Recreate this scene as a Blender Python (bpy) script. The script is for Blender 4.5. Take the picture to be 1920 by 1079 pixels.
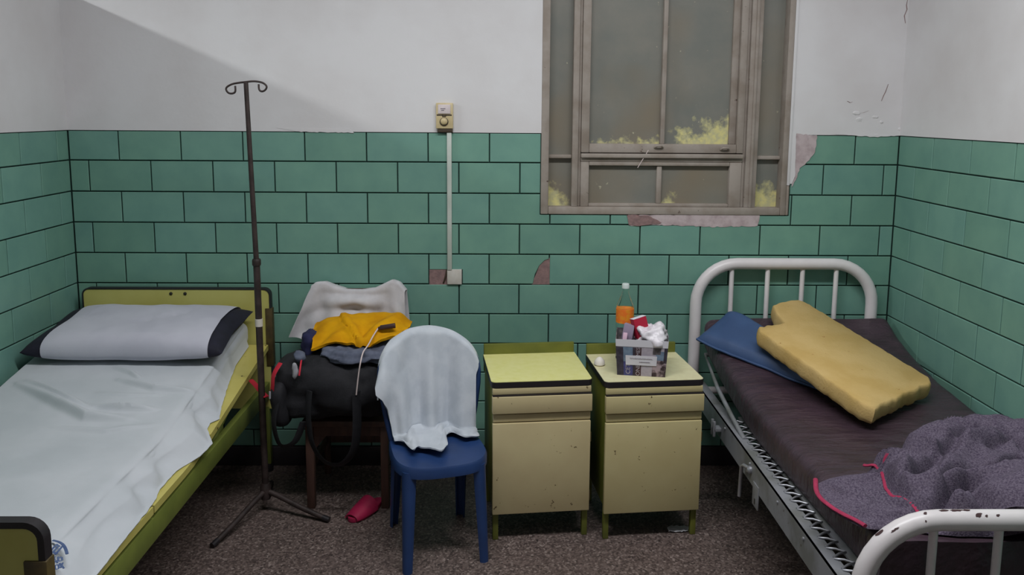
import bpy, bmesh, math, random
import numpy as np
from mathutils import Vector, Matrix, noise as mnoise
random.seed(7)
for o in list(bpy.data.objects): bpy.data.objects.remove(o)
scene = bpy.context.scene
COL = scene.collection

# ------------------------------------------------------------------ camera (calibrated on the wall tile grid)
FPX, PPY = 1537.0, 422.0
CAM = Vector((2.0862, -4.0214, 1.8077))
YAW, PIT, ROL = -0.0166, -0.1376, 0.0072
def _axes():
    cy, sy, cp, sp = math.cos(YAW), math.sin(YAW), math.cos(PIT), math.sin(PIT)
    f = Vector((-sy*cp, cy*cp, sp)); r = Vector((cy, sy, 0)); u = r.cross(f)
    c, s = math.cos(ROL), math.sin(ROL)
    return r*c + u*s, u*c - r*s, f
AR, AU, AF = _axes()
cam = bpy.data.cameras.new('camera'); camo = bpy.data.objects.new('camera', cam); COL.objects.link(camo)
cam.sensor_width = 36; cam.lens = FPX/1920*36; cam.shift_y = (PPY-539.5)/1920; cam.clip_start = .05
M = Matrix((AR, AU, -AF)).transposed().to_4x4(); M.translation = CAM
camo.matrix_world = M
scene.camera = camo
def ray(x, y): return AF + AR*((x-960)/FPX) - AU*((y-PPY)/FPX)
def on_y(x, y, Y=0.0): d = ray(x, y); return CAM + d*((Y-CAM.y)/d.y)
def on_z(x, y, Z=0.0): d = ray(x, y); return CAM + d*((Z-CAM.z)/d.z)
def on_x(x, y, X): d = ray(x, y); return CAM + d*((X-CAM.x)/d.x)

# ------------------------------------------------------------------ world, lamps, exposure
w = bpy.data.worlds.new('world'); scene.world = w; w.use_nodes = True
w.node_tree.nodes['Background'].inputs[0].default_value = (.75, .85, 1, 1)
w.node_tree.nodes['Background'].inputs[1].default_value = .03
def area(name, loc, sx, sy, power, color=(1, 1, 1)):
    l = bpy.data.lights.new(name, 'AREA'); l.shape = 'RECTANGLE'; l.size = sx; l.size_y = sy
    l.energy = power; l.color = color
    o = bpy.data.objects.new(name, l); COL.objects.link(o); o.location = loc; return o
area('ward_lamp', (2.35, -1.95, 3.32), 2.5, .26, 77, (.98, .99, 1))
area('next_bay_lamp', (-2.05, -1.9, 3.26), .22, 1.25, 128, (.97, 1, .99))
vs = scene.view_settings
vs.view_transform = 'Standard'; vs.look = 'None'; vs.gamma = 1; vs.use_curve_mapping = False; vs.exposure = -0.12

# ------------------------------------------------------------------ materials
def lin(c):
    return tuple(((v/255)/12.92 if v/255 <= .04045 else ((v/255+.055)/1.055)**2.4) for v in c) + (1,)
class NT:
    def __init__(s, name):
        s.m = bpy.data.materials.new(name); s.m.use_nodes = True
        s.t = s.m.node_tree; s.n = s.t.nodes; s.b = s.n['Principled BSDF']
    def new(s, t, **kw):
        x = s.n.new(t)
        for k, v in kw.items(): setattr(x, k, v)
        return x
    def lk(s, a, b): s.t.links.new(a, b)
    def mix(s, fac, a, b, blend='MIX'):
        x = s.new('ShaderNodeMix', data_type='RGBA', blend_type=blend)
        for sock, v in ((x.inputs[0], fac), (x.inputs[6], a), (x.inputs[7], b)):
            if hasattr(v, 'links'): s.lk(v, sock)
            else: sock.default_value = v
        return x.outputs[2]
    def math(s, op, a, b=0.0, clamp=False):
        x = s.new('ShaderNodeMath', operation=op, use_clamp=clamp)
        for sock, v in ((x.inputs[0], a), (x.inputs[1], b)):
            if hasattr(v, 'links'): s.lk(v, sock)
            else: sock.default_value = v
        return x.outputs[0]
    def noise(s, co, scale, detail=4, rough=.55):
        x = s.new('ShaderNodeTexNoise'); x.inputs['Scale'].default_value = scale
        x.inputs['Detail'].default_value = detail; x.inputs['Roughness'].default_value = rough
        if co is not None: s.lk(co, x.inputs['Vector'])
        return x.outputs[0]
    def step(s, v, lo, hi):
        x = s.new('ShaderNodeMapRange'); s.lk(v, x.inputs[0])
        x.inputs[1].default_value = lo; x.inputs[2].default_value = hi; return x.outputs[0]
    def bump(s, h, strength, dist=.01):
        x = s.new('ShaderNodeBump'); x.inputs['Strength'].default_value = strength; x.inputs['Distance'].default_value = dist
        s.lk(h, x.inputs['Height']); s.lk(x.outputs[0], s.b.inputs['Normal'])
def mat(name, col, rough=.6, col2=None, ns=6, lo=.35, hi=.65, bump=0, bs=60, bd=.004, metal=0, spec=.5,
        chips=None, sheen=0, rnd=0, stretch=None):
    """colour with a second tone mixed by noise, optional flaking chips (colour, scale, threshold) and relief"""
    k = NT(name); k.b.inputs['Roughness'].default_value = rough; k.b.inputs['Metallic'].default_value = metal
    k.b.inputs['Specular IOR Level'].default_value = spec
    if sheen: k.b.inputs['Sheen Weight'].default_value = sheen
    co = k.new('ShaderNodeNewGeometry').outputs['Position']
    if stretch:
        mp = k.new('ShaderNodeMapping'); mp.inputs['Scale'].default_value = stretch; k.lk(co, mp.inputs[0]); co = mp.outputs[0]
    c = k.new('ShaderNodeRGB').outputs[0]; c.default_value = lin(col)
    if col2: c = k.mix(k.step(k.noise(co, ns), lo, hi), c, lin(col2))
    if rnd:
        r = k.new('ShaderNodeObjectInfo').outputs['Random']
        hs = k.new('ShaderNodeHueSaturation'); k.lk(c, hs.inputs['Color'])
        k.lk(k.math('ADD', k.math('MULTIPLY', r, rnd), 1-rnd/2), hs.inputs['Value'])
        r2 = k.math('FRACT', k.math('MULTIPLY', r, 37.7))
        k.lk(k.math('ADD', k.math('MULTIPLY', r2, -.022), .508), hs.inputs['Hue']); c = hs.outputs[0]
    if chips:
        cc, cs, th = chips
        c = k.mix(k.step(k.noise(co, cs, 5, .6), th, th+.02), c, lin(cc))
    k.lk(c, k.b.inputs['Base Color'])
    if bump: k.bump(k.noise(co, bs, 4), bump, bd)
    return k.m
MT = {}
MT['plaster'] = mat('white_plaster', (216, 215, 217), .85, (206, 203, 204), 2.2, .4, .7, .35, 9, .006)
MT['grout'] = mat('dark_green_grout', (14, 44, 38), .9)
MT['tile'] = mat('green_glazed_tile', (116, 158, 144), .38, (106, 148, 137), 7, .35, .7, .06, 30, .002, rnd=.09, spec=.35)
MT['mortar'] = mat('pink_mortar', (150, 122, 120), .95, (122, 100, 100), 40, .3, .7, .6, 90, .004)
MT['skim'] = mat('skim_plaster', (190, 176, 178), .95, (165, 148, 150), 22, .4, .7, .4, 60, .003)
MT['darkbase'] = mat('dark_baseboard_paint', (48, 42, 46), .7, (38, 34, 36), 10)
MT['frame'] = mat('taupe_window_paint', (156, 147, 139), .7, (138, 127, 117), 9, .4, .65, .2, 40, chips=((86, 66, 58), 26, .69))
MT['yellow_board'] = mat('yellow_laminate', (194, 190, 112), .42, (184, 178, 98), 5, spec=.4)
MT['yellow_panel'] = mat('worn_yellow_panel', (200, 190, 108), .45, (188, 176, 92), 5, chips=((70, 52, 32), 20, .665))
MT['yellow_top'] = mat('yellow_table_laminate', (222, 218, 138), .35, (228, 224, 156), 30, spec=.45)
MT['cream_top'] = mat('cream_table_laminate', (224, 219, 178), .35, (216, 208, 166), 30, spec=.45)
MT['cream'] = mat('cream_cabinet_paint', (196, 184, 138), .5, (188, 174, 128), 4, chips=((92, 74, 48), 30, .675), spec=.35)
MT['pinkcream'] = mat('faded_cream_paint', (198, 184, 142), .5, (190, 174, 134), 4, chips=((92, 74, 48), 30, .675), spec=.35)
MT['green_paint'] = mat('olive_green_paint', (112, 116, 44), .5, (92, 98, 38), 6, chips=((60, 42, 28), 30, .72))
MT['rail_green'] = mat('moss_green_rail_paint', (118, 128, 56), .5, (98, 108, 48), 5, chips=((40, 30, 22), 22, .71))
MT['black_edge'] = mat('black_edging', (34, 30, 34), .45)
MT['rust_tab'] = mat('brown_bracket', (86, 72, 36), .55, (62, 50, 28), 20)
MT['hole'] = mat('bolt_dark', (36, 34, 24), .6)
MT['sheet'] = mat('white_cotton', (196, 200, 206), .9, (188, 193, 199), 3, .4, .6, .25, 240, .001, sheen=.2)
MT['sheet_print'] = mat('blue_sheet_print', (62, 82, 128), .9, (86, 104, 140), 60)
MT['pillowcase'] = mat('pillowcase_cotton', (193, 193, 205), .9, (184, 184, 197), 4, .4, .6, .3, 200, .001, sheen=.2)
MT['navy'] = mat('navy_ticking', (26, 26, 44), .85, (20, 20, 34), 30)
MT['terry'] = mat('white_terry', (196, 202, 210), .95, (185, 192, 201), 14, .4, .6, .5, 420, .0015, sheen=.3)
MT['terry2'] = mat('offwhite_terry', (202, 200, 204), .95, (190, 188, 192), 14, .4, .6, .5, 420, .0015, sheen=.3)
MT['pole'] = mat('rusty_dark_pole', (58, 46, 44), .6, (40, 30, 28), 18, .4, .6, .2, 90, chips=((176, 168, 160), 20, .76))
MT['tape'] = mat('white_tape', (206, 200, 190), .7)
MT['bluep'] = mat('blue_plastic', (36, 62, 110), .42, (32, 56, 100), 8, spec=.45)
MT['wood'] = mat('brown_chair_wood', (82, 56, 46), .6, (66, 44, 38), 8, stretch=(6, 6, .8))
MT['black'] = mat('black_nylon', (24, 24, 30), .8, (18, 18, 24), 40, .4, .6, .4, 160, .002)
MT['red'] = mat('red_webbing', (190, 30, 52), .7)
MT['greytag'] = mat('grey_tag', (150, 150, 156), .6)
MT['mustard'] = mat('mustard_fabric', (214, 156, 8), .9, (198, 138, 4), 9, .4, .6, .3, 160, .001, spec=.2)
MT['denim'] = mat('grey_denim', (98, 104, 122), .9, (78, 84, 102), 26, .35, .65, .4, 200, .001)
MT['navycloth'] = mat('navy_cloth', (34, 36, 74), .9)
MT['brownitem'] = mat('brown_leather', (140, 100, 70), .6, (120, 84, 60), 30)
MT['gadget'] = mat('dark_metal_gadget', (84, 64, 64), .35, metal=.4)
MT['cord'] = mat('pale_cord', (214, 198, 196), .6)
MT['pink'] = mat('pink_rubber', (176, 34, 78), .5, (150, 24, 66), 12)
MT['foil'] = mat('silver_foil', (205, 205, 210), .35, metal=.2, bump=.6, bs=40)
MT['white_enamel'] = mat('white_enamel', (212, 204, 204), .35, (200, 192, 192), 5, .4, .6, chips=((46, 34, 34), 17, .645), spec=.5)
MT['white_enamel2'] = mat('white_enamel_clean', (226, 221, 222), .35, (216, 210, 212), 5, .4, .6, spec=.5)
MT['greymetal'] = mat('grey_painted_steel', (146, 148, 154), .5, (120, 122, 120), 7, .4, .6, .15, 60, metal=.15, chips=((70, 60, 52), 28, .70))
MT['steel'] = mat('galvanised_wire', (170, 172, 178), .4, metal=.7)
MT['vinyl'] = mat('brown_vinyl', (70, 54, 64), .38, (56, 43, 50), 5, .35, .65, .9, 9, .02, spec=.55, stretch=(1, 2.2, 1))
MT['bluevinyl'] = mat('blue_vinyl', (66, 92, 134), .5, (58, 82, 122), 6, .35, .65, .2, 30, .003)
MT['foam'] = mat('yellow_foam', (206, 176, 116), .95, (196, 164, 100), 5, .4, .6, .5, 110, .003, chips=((158, 112, 52), 38, .69))
MT['fleece'] = mat('grey_purple_fleece', (112, 103, 118), 1, (74, 65, 82), 190, .36, .66, .6, 300, .004, spec=.1)
MT['pinktrim'] = mat('pink_blanket_trim', (170, 48, 84), .85, (150, 36, 72), 40)
MT['switch'] = mat('aged_cream_plastic', (206, 190, 150), .45, (196, 178, 136), 20)
MT['switchdark'] = mat('dark_switch_recess', (64, 52, 40), .5)
MT['whiteplate'] = mat('white_plate', (216, 206, 206), .5, (206, 192, 194), 30)
MT['inkmark'] = mat('grey_ink', (120, 112, 122), .8)
MT['conduit'] = mat('grey_white_conduit', (196, 202, 196), .5, (182, 190, 182), 8)
MT['plate'] = mat('cream_cover_plate', (206, 202, 196), .55, (196, 190, 182), 30)
MT['paperwhite'] = mat('white_paper', (216, 214, 222), .8)
MT['baggy'] = mat('white_plastic_bag', (228, 224, 230), .35, (214, 208, 216), 20, .4, .6, .5, 40, .004)
MT['crimson'] = mat('crimson_card', (170, 16, 52), .5)
MT['lilac'] = mat('lilac_grey_pack', (150, 136, 158), .6)
MT['pinkpack'] = mat('pink_pack', (222, 186, 206), .6)
MT['p_black'] = mat('print_black', (44, 40, 52), .7, (64, 58, 74), 60)
MT['p_blue'] = mat('print_blue', (74, 76, 134), .7, (58, 58, 108), 40)
MT['p_teal'] = mat('print_teal', (120, 140, 162), .7, (98, 116, 140), 40)
MT['p_brown'] = mat('print_brown', (66, 42, 44), .7)
MT['p_grey'] = mat('print_grey', (178, 170, 180), .7, (160, 152, 164), 50)
MT['p_photo'] = mat('print_photo', (168, 150, 156), .7, (60, 46, 50), 34, .42, .58)
MT['cardside'] = mat('card_side', (60, 58, 66), .7, (120, 112, 112), 30)
MT['capwhite'] = mat('white_cap', (206, 216, 214), .5)
MT['orangelabel'] = mat('orange_label', (240, 120, 40), .5, (236, 150, 40), 60, .45, .6)
MT['eggwhite'] = mat('white_wax', (230, 224, 216), .6)
MT['lampwhite'] = mat('lamp_housing_white', (225, 225, 225), .5)
def terrazzo():
    k = NT('terrazzo'); co = k.new('ShaderNodeNewGeometry').outputs['Position']
    v = k.new('ShaderNodeTexVoronoi'); v.inputs['Scale'].default_value = 125; k.lk(co, v.inputs['Vector'])
    r = k.new('ShaderNodeValToRGB'); k.lk(v.outputs['Color'], r.inputs[0])
    e = r.color_ramp.elements
    e[0].position = 0; e[0].color = lin((40, 32, 31)); e[1].position = .28; e[1].color = lin((76, 64, 61))
    for p, c in ((.5, (98, 84, 80)), (.74, (116, 101, 96)), (.92, (150, 136, 130))):
        x = r.color_ramp.elements.new(p); x.color = lin(c)
    c = k.mix(k.step(k.noise(co, 1.6), .35, .7), r.outputs[0], lin((88, 76, 72)), 'MIX')
    c = k.mix(.35, r.outputs[0], c)
    k.lk(c, k.b.inputs['Base Color']); k.b.inputs['Roughness'].default_value = .55
    return k.m
MT['terrazzo'] = terrazzo()
def pane_mat(name, level, xs, seed, amp=.5):
    """painted-over glass, paint scraped off to pale yellow towards the lower edge"""
    k = NT(name); tc = k.new('ShaderNodeTexCoord'); pos = k.new('ShaderNodeNewGeometry').outputs['Position']
    sp = k.new('ShaderNodeSeparateXYZ'); k.lk(tc.outputs['Object'], sp.inputs[0])
    mp = k.new('ShaderNodeMapping'); mp.inputs['Location'].default_value = (seed, seed*2, seed); k.lk(pos, mp.inputs[0])
    base = k.mix(k.step(k.noise(mp.outputs[0], 5, 5, .6), .3, .7), lin((130, 128, 120)), lin((114, 117, 112)))
    base = k.mix(k.step(k.noise(mp.outputs[0], 2.2, 2), .45, .7), base, lin((130, 120, 104)))
    base = k.mix(k.step(k.noise(mp.outputs[0], 30, 3), .71, .76), base, lin((176, 172, 150)))
    n = k.noise(mp.outputs[0], 16, 4, .6)
    val = k.math('ADD', k.math('SUBTRACT', level, k.math('MULTIPLY', sp.outputs[2], 5.0)), k.math('MULTIPLY', k.math('SUBTRACT', n, .5), amp*4))
    val = k.math('ADD', val, k.math('MULTIPLY', sp.outputs[0], xs))
    c = k.mix(k.step(val, -.05, .22), base, k.mix(k.step(k.noise(mp.outputs[0], 40), .4, .6), lin((214, 206, 142)), lin((192, 188, 146))))
    k.lk(c, k.b.inputs['Base Color']); k.b.inputs['Roughness'].default_value = .35
    return k.m
def bottle_mat():
    k = NT('clear_bottle'); k.b.inputs['Base Color'].default_value = (.9, .97, .95, 1)
    k.b.inputs['Transmission Weight'].default_value = 1; k.b.inputs['Roughness'].default_value = .08; k.b.inputs['IOR'].default_value = 1.12
    return k.m
MT['clear'] = bottle_mat()

# ------------------------------------------------------------------ helpers
ORG = {}
def tag(o, label=None, cat=None, group=None, kind=None):
    if label: o['label'] = label
    if cat: o['category'] = cat
    if group: o['group'] = group
    if kind: o['kind'] = kind
    return o
def thing(name, loc, label, cat, group=None):
    o = bpy.data.objects.new(name, None); COL.objects.link(o); o.location = loc; o.empty_display_size = .1
    ORG[o.name] = Vector(loc); return tag(o, label, cat, group)
def mk(name, verts, faces, m, parent=None, smooth=True, origin=None, angle=None):
    """verts are world positions; the object sits at its parent's origin, or at its own base if top-level"""
    V = [Vector(v) for v in verts]
    if parent is not None: og = ORG[parent.name]
    elif origin is not None: og = Vector(origin)
    else:
        xs, ys, zs = zip(*V); og = Vector(((min(xs)+max(xs))/2, (min(ys)+max(ys))/2, min(zs)))
    me = bpy.data.meshes.new(name); me.from_pydata([v-og for v in V], [], faces)
    mats = m if isinstance(m, (list, tuple)) else [m]
    for x in mats: me.materials.append(MT[x] if isinstance(x, str) else x)
    bm = bmesh.new(); bm.from_mesh(me); bmesh.ops.recalc_face_normals(bm, faces=bm.faces); bm.to_mesh(me); bm.free()
    if smooth:
        me.polygons.foreach_set('use_smooth', [True]*len(me.polygons))
        me.set_sharp_from_angle(angle=math.radians(angle or 42))
    o = bpy.data.objects.new(name, me); COL.objects.link(o)
    if parent is not None: o.parent = parent
    else: o.location = og
    ORG[o.name] = og
    return o
def mkbm(name, bm, m, parent=None, smooth=True, X=None, angle=None):
    bm.verts.ensure_lookup_table()
    V = [(X @ v.co if X else v.co.copy()) for v in bm.verts]
    F = [[v.index for v in f.verts] for f in bm.faces]
    mi = [f.material_index for f in bm.faces]
    bm.free(); o = mk(name, V, F, m, parent, smooth, angle=angle)
    if any(mi): o.data.polygons.foreach_set('material_index', mi)
    return o
def box_bm(bm, x, y, z, bev=0, seg=2):
    vs = [bm.verts.new((a, b, c)) for a in x for b in y for c in z]
    fs = [bm.faces.new([vs[i] for i in q]) for q in ((0, 1, 3, 2), (4, 6, 7, 5), (0, 4, 5, 1), (2, 3, 7, 6), (0, 2, 6, 4), (1, 5, 7, 3))]
    bm.normal_update()
    if bev:
        es = list({e for f in fs for e in f.edges})
        bmesh.ops.bevel(bm, geom=es, offset=bev, segments=seg, profile=.5, affect='EDGES')
    bm.verts.index_update()
def box(name, x, y, z, m, parent=None, bev=0, X=None, seg=2):
    bm = bmesh.new(); box_bm(bm, x, y, z, bev, seg); bm.verts.index_update()
    return mkbm(name, bm, m, parent, True, X)
def tube_geo(pts, r, n=12, closed=False, flat=1.0):
    P = [Vector(p) for p in pts]; L = len(P)
    R = r if isinstance(r, (list, tuple)) else [r]*L
    T = []
    for i in range(L):
        a = P[(i-1) % L] if (closed or i > 0) else P[i]; b = P[(i+1) % L] if (closed or i < L-1) else P[i]
        T.append((b-a).normalized())
    nrm = T[0].orthogonal().normalized()
    if abs(T[0].z) < .9: nrm = (Vector((0, 0, 1)) - T[0]*T[0].z).normalized()
    V, F = [], []
    for i in range(L):
        nrm = (nrm - T[i]*nrm.dot(T[i])).normalized(); bi = T[i].cross(nrm)
        for k in range(n):
            a = 2*math.pi*k/n
            V.append(P[i] + nrm*(math.cos(a)*R[i]*flat) + bi*(math.sin(a)*R[i]))
    for i in range(L if closed else L-1):
        j = (i+1) % L
        for k in range(n):
            F.append([i*n+k, i*n+(k+1) % n, j*n+(k+1) % n, j*n+k])
    if not closed: F += [list(range(n))[::-1], [(L-1)*n+k for k in range(n)]]
    return V, F
def tube(name, pts, r, m, parent=None, n=12, closed=False, flat=1.0):
    V, F = tube_geo(pts, r, n, closed, flat); return mk(name, V, F, m, parent, angle=60)
def lathe(name, c, prof, m, parent=None, n=24, axis=None):
    V, F = [], []
    for r, z in prof:
        for k in range(n):
            a = 2*math.pi*k/n; V.append(Vector((max(r, 1e-5)*math.cos(a), max(r, 1e-5)*math.sin(a), z)))
    for i in range(len(prof)-1):
        for k in range(n): F.append([i*n+k, i*n+(k+1) % n, (i+1)*n+(k+1) % n, (i+1)*n+k])
    F += [list(range(n))[::-1], [(len(prof)-1)*n+k for k in range(n)]]
    q = Vector((0, 0, 1)).rotation_difference(Vector(axis)) if axis else None
    V = [Vector(c) + (q @ v if q else v) for v in V]
    return mk(name, V, F, m, parent, angle=40)
def prism(name, poly, d, m, parent=None, bev=0, smooth=False):
    """outline of 3D points extruded by the vector d"""
    bm = bmesh.new(); vs = [bm.verts.new(p) for p in poly]; f = bm.faces.new(vs)
    g = bmesh.ops.extrude_face_region(bm, geom=[f])
    bmesh.ops.translate(bm, vec=Vector(d), verts=[v for v in g['geom'] if isinstance(v, bmesh.types.BMVert)])
    bmesh.ops.recalc_face_normals(bm, faces=bm.faces)
    if bev: bmesh.ops.bevel(bm, geom=list(bm.edges), offset=bev, segments=2, profile=.5, affect='EDGES')
    bm.verts.index_update(); return mkbm(name, bm, m, parent, smooth)
def cloth(name, f, nu, nv, m, parent=None, thick=.004, cu=False):
    """surface f(u,v) given a thickness along its normals, closed all round"""
    P = [[Vector(f(i/nu, j/nv)) for j in range(nv+1)] for i in range(nu+1)]
    V, F = [], []; W = nv+1
    def nor(i, j):
        a = P[min(i+1, nu)][j]-P[max(i-1, 0)][j]; b = P[i][min(j+1, nv)]-P[i][max(j-1, 0)]
        c = a.cross(b); return c.normalized() if c.length > 1e-9 else Vector((0, 0, 1))
    for i in range(nu+1):
        for j in range(nv+1): V.append(P[i][j])
    for i in range(nu+1):
        for j in range(nv+1): V.append(P[i][j]-nor(i, j)*thick)
    N = (nu+1)*W
    for i in range(nu):
        for j in range(nv):
            a = i*W+j; F.append([a, a+1, a+W+1, a+W]); F.append([N+a, N+a+W, N+a+W+1, N+a+1])
    for i in range(nu):
        a, b = i*W, (i+1)*W; F.append([a, b, N+b, N+a]); a += nv; b += nv; F.append([b, a, N+a, N+b])
    for j in range(nv):
        F.append([j+1, j, N+j, N+j+1]); a = nu*W+j; F.append([a, a+1, N+a+1, N+a])
    return mk(name, V, F, m, parent, angle=70)
def blob(name, c, r, m, parent=None, e=2.0, e2=2.0, n=40, amp=0, fs=6, seed=0, X=None, flatz=None, fold=None):
    """super-ellipsoid with noise relief"""
    V, F = [], []; nz = n//2
    sg = lambda v, p: math.copysign(abs(v)**p, v)
    for i in range(nz+1):
        ph = -math.pi/2 + math.pi*i/nz
        for k in range(n):
            th = 2*math.pi*k/n
            p = Vector((sg(math.cos(ph), 2/e2)*sg(math.cos(th), 2/e), sg(math.cos(ph), 2/e2)*sg(math.sin(th), 2/e), sg(math.sin(ph), 2/e2)))
            d = p.normalized()
            q = Vector((p.x*r[0], p.y*r[1], p.z*r[2]))
            if amp: q += d*amp*mnoise.fractal(q*fs+Vector((seed, seed*1.7, seed*.3)), 1.0, 2.0, 3)
            if fold: q += d*fold(q)
            if flatz is not None and q.z < flatz: q.z = flatz
            V.append((X @ q if X else q) + Vector(c))
    for i in range(nz):
        for k in range(n): F.append([i*n+k, i*n+(k+1) % n, (i+1)*n+(k+1) % n, (i+1)*n+k])
    o = mk(name, V, F, m, parent, angle=80); return o
def sstep(x, a, b):
    t = min(1, max(0, (x-a)/(b-a))); return t*t*(3-2*t)
def interp(x, tab):
    if x <= tab[0][0]: return tab[0][1]
    for (a, va), (b, vb) in zip(tab, tab[1:]):
        if x <= b: return va + (vb-va)*(x-a)/(b-a)
    return tab[-1][1]
def pl_dist(x, y, path):
    best, sgn, tt = 9, 1, 0
    for i, ((ax, ay), (bx, by)) in enumerate(zip(path, path[1:])):
        dx, dy = bx-ax, by-ay; l2 = dx*dx+dy*dy
        t = max(0, min(1, ((x-ax)*dx+(y-ay)*dy)/l2)); ex, ey = x-ax-t*dx, y-ay-t*dy
        d = math.hypot(ex, ey)
        if d < best: best = d; sgn = 1 if dx*ey-dy*ex > 0 else -1; tt = (i+t)/(len(path)-1)
    return best, sgn, tt
def nz(x, y, z=0, s=1): return mnoise.noise(Vector((x*s, y*s, z)))
def smooth_path(pts, k=6):
    P = [Vector(p) for p in pts]; out = []
    for i in range(len(P)-1):
        p0, p1, p2, p3 = P[max(i-1, 0)], P[i], P[i+1], P[min(i+2, len(P)-1)]
        for j in range(k):
            t = j/k
            out.append(.5*((2*p1)+(p2-p0)*t+(2*p0-5*p1+4*p2-p3)*t*t+(3*p1-p0-3*p2+p3)*t**3))
    out.append(P[-1]); return out

# ------------------------------------------------------------------ the setting
XR, YF, HC = 4.0567, -6.4, 3.42          # right wall, wall behind the viewer, ceiling
XL = -4.0                                # far side of the next bay, past the half-height partition
PT = 2.365                               # top of that partition
J1, TH, TW, TT = 1.5586, .1522, .30, 1.704
WX0, WX1, WZ0, WZ1 = 2.293, 3.523, 1.306, 2.86
tag(box('floor', (XL, XR+.2), (YF, .2), (-.1, 0), 'terrazzo'), kind='structure')
tag(box('ceiling', (XL, XR+.2), (YF, .2), (HC, HC+.1), 'plaster'), kind='structure')
def boxes(name, lst, mats):
    bm = bmesh.new()
    for x, y, z, mi in lst:
        n0 = len(bm.faces); box_bm(bm, x, y, z); bm.faces.ensure_lookup_table()
        for f in bm.faces[n0:]: f.material_index = mi
    bm.verts.index_update(); return mkbm(name, bm, mats, None, False)
G = .007
wall_back = tag(boxes('wall_back', [
    ((XL, XR+.2), (G, .26), (0, WZ0), 1), ((XL, WX0), (G, .26), (WZ0, TT), 1), ((WX1, XR+.2), (G, .26), (WZ0, TT), 1),
    ((XL, WX0), (-.003, .26), (TT, HC), 0), ((WX1, XR+.2), (-.003, .26), (TT, HC), 0), ((WX0, WX1), (-.003, .26), (WZ1, HC), 0)],
    ['plaster', 'grout']), kind='structure')
wall_left = tag(boxes('wall_left', [((-.12, -G), (-3.1, G), (0, TT), 1), ((-.12, .003), (-3.1, -.003), (TT, PT), 0)], ['plaster', 'grout']), kind='structure')
wall_right = tag(boxes('wall_right', [((XR+G, XR+.2), (YF, G), (0, TT), 1), ((XR-.003, XR+.2), (YF, -.003), (TT, HC), 0)], ['plaster', 'grout']), kind='structure')
tag(box('wall_front', (XL, XR+.2), (YF-.2, YF), (0, HC), 'plaster'), kind='structure')
tag(box('wall_outer', (XL-.2, XL), (YF, .2), (0, HC), 'plaster'), kind='structure')
tag(box('baseboard_back', (.001, XR-.001), (-.012, .0075), (0, .0995), 'darkbase', bev=.003), kind='structure')
tag(box('baseboard_left', (-.0075, .012), (-3.09, -.013), (0, .0995), 'darkbase', bev=.003), kind='structure')
tag(box('baseboard_right', (XR-.012, XR+.0075), (-3.09, -.013), (0, .0995), 'darkbase', bev=.003), kind='structure')

# glazed tiles, each one a piece of its wall. (a, z) runs along the wall, P maps it to the room
GAP, CH, TD = .0030, .0022, .0065
TCACHE = {}
def tile_mesh(poly):
    key = tuple((round(a, 4), round(z, 4)) for a, z in poly)
    if key in TCACHE: return TCACHE[key]
    n = len(poly); V = [(a, TD, z) for a, z in poly] + [(a, CH, z) for a, z in poly]
    cx = sum(a for a, _ in poly)/n; cz = sum(z for _, z in poly)/n
    # inset front, by offsetting the outline
    ins = []
    for i in range(n):
        a0, p, b0 = Vector(poly[i-1]), Vector(poly[i]), Vector(poly[(i+1) % n])
        d1, d2 = (p-a0).normalized(), (b0-p).normalized()
        n1, n2 = Vector((-d1.y, d1.x)), Vector((-d2.y, d2.x)); m = (n1+n2)
        m = m/max(.4, m.dot(n1)) if m.length > 1e-6 else n1
        ins.append(p+m*CH)
    V += [(p.x, 0, p.y) for p in ins]
    F = [list(range(2*n, 3*n))] + [list(range(n))[::-1]]
    for i in range(n):
        j = (i+1) % n; F += [[i, j, n+j, n+i], [n+i, n+j, 2*n+j, 2*n+i]]
    me = bpy.data.meshes.new('tile'); me.from_pydata(V, [], F); me.materials.append(MT['tile'])
    bm = bmesh.new(); bm.from_mesh(me); bmesh.ops.recalc_face_normals(bm, faces=bm.faces); bm.to_mesh(me); bm.free()
    TCACHE[key] = me; return me
rt = random.Random(3)
def put_tile(parent, poly, place, rotz):
    a0 = min(a for a, _ in poly); z0 = min(z for _, z in poly)
    me = tile_mesh([(a-a0, z-z0) for a, z in poly])
    o = bpy.data.objects.new('tile', me); COL.objects.link(o); o.parent = parent
    o.location = Vector(place(a0, z0)) - ORG[parent.name] + Vector((0, 0, 0)); o.rotation_euler = (rt.uniform(-.003, .003), 0, rotz)
    return o
rows = [(J1, TT-.001)] + [(J1-TH*(i+1), J1-TH*i) for i in range(9)] + [(.1005, J1-TH*9)]
arc = [(on_y(x, y, 0).x, on_y(x, y, 0).z) for x, y in ((999, 533.5), (1003, 515), (1011, 499), (1021, 489), (1030, 486))]
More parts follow.
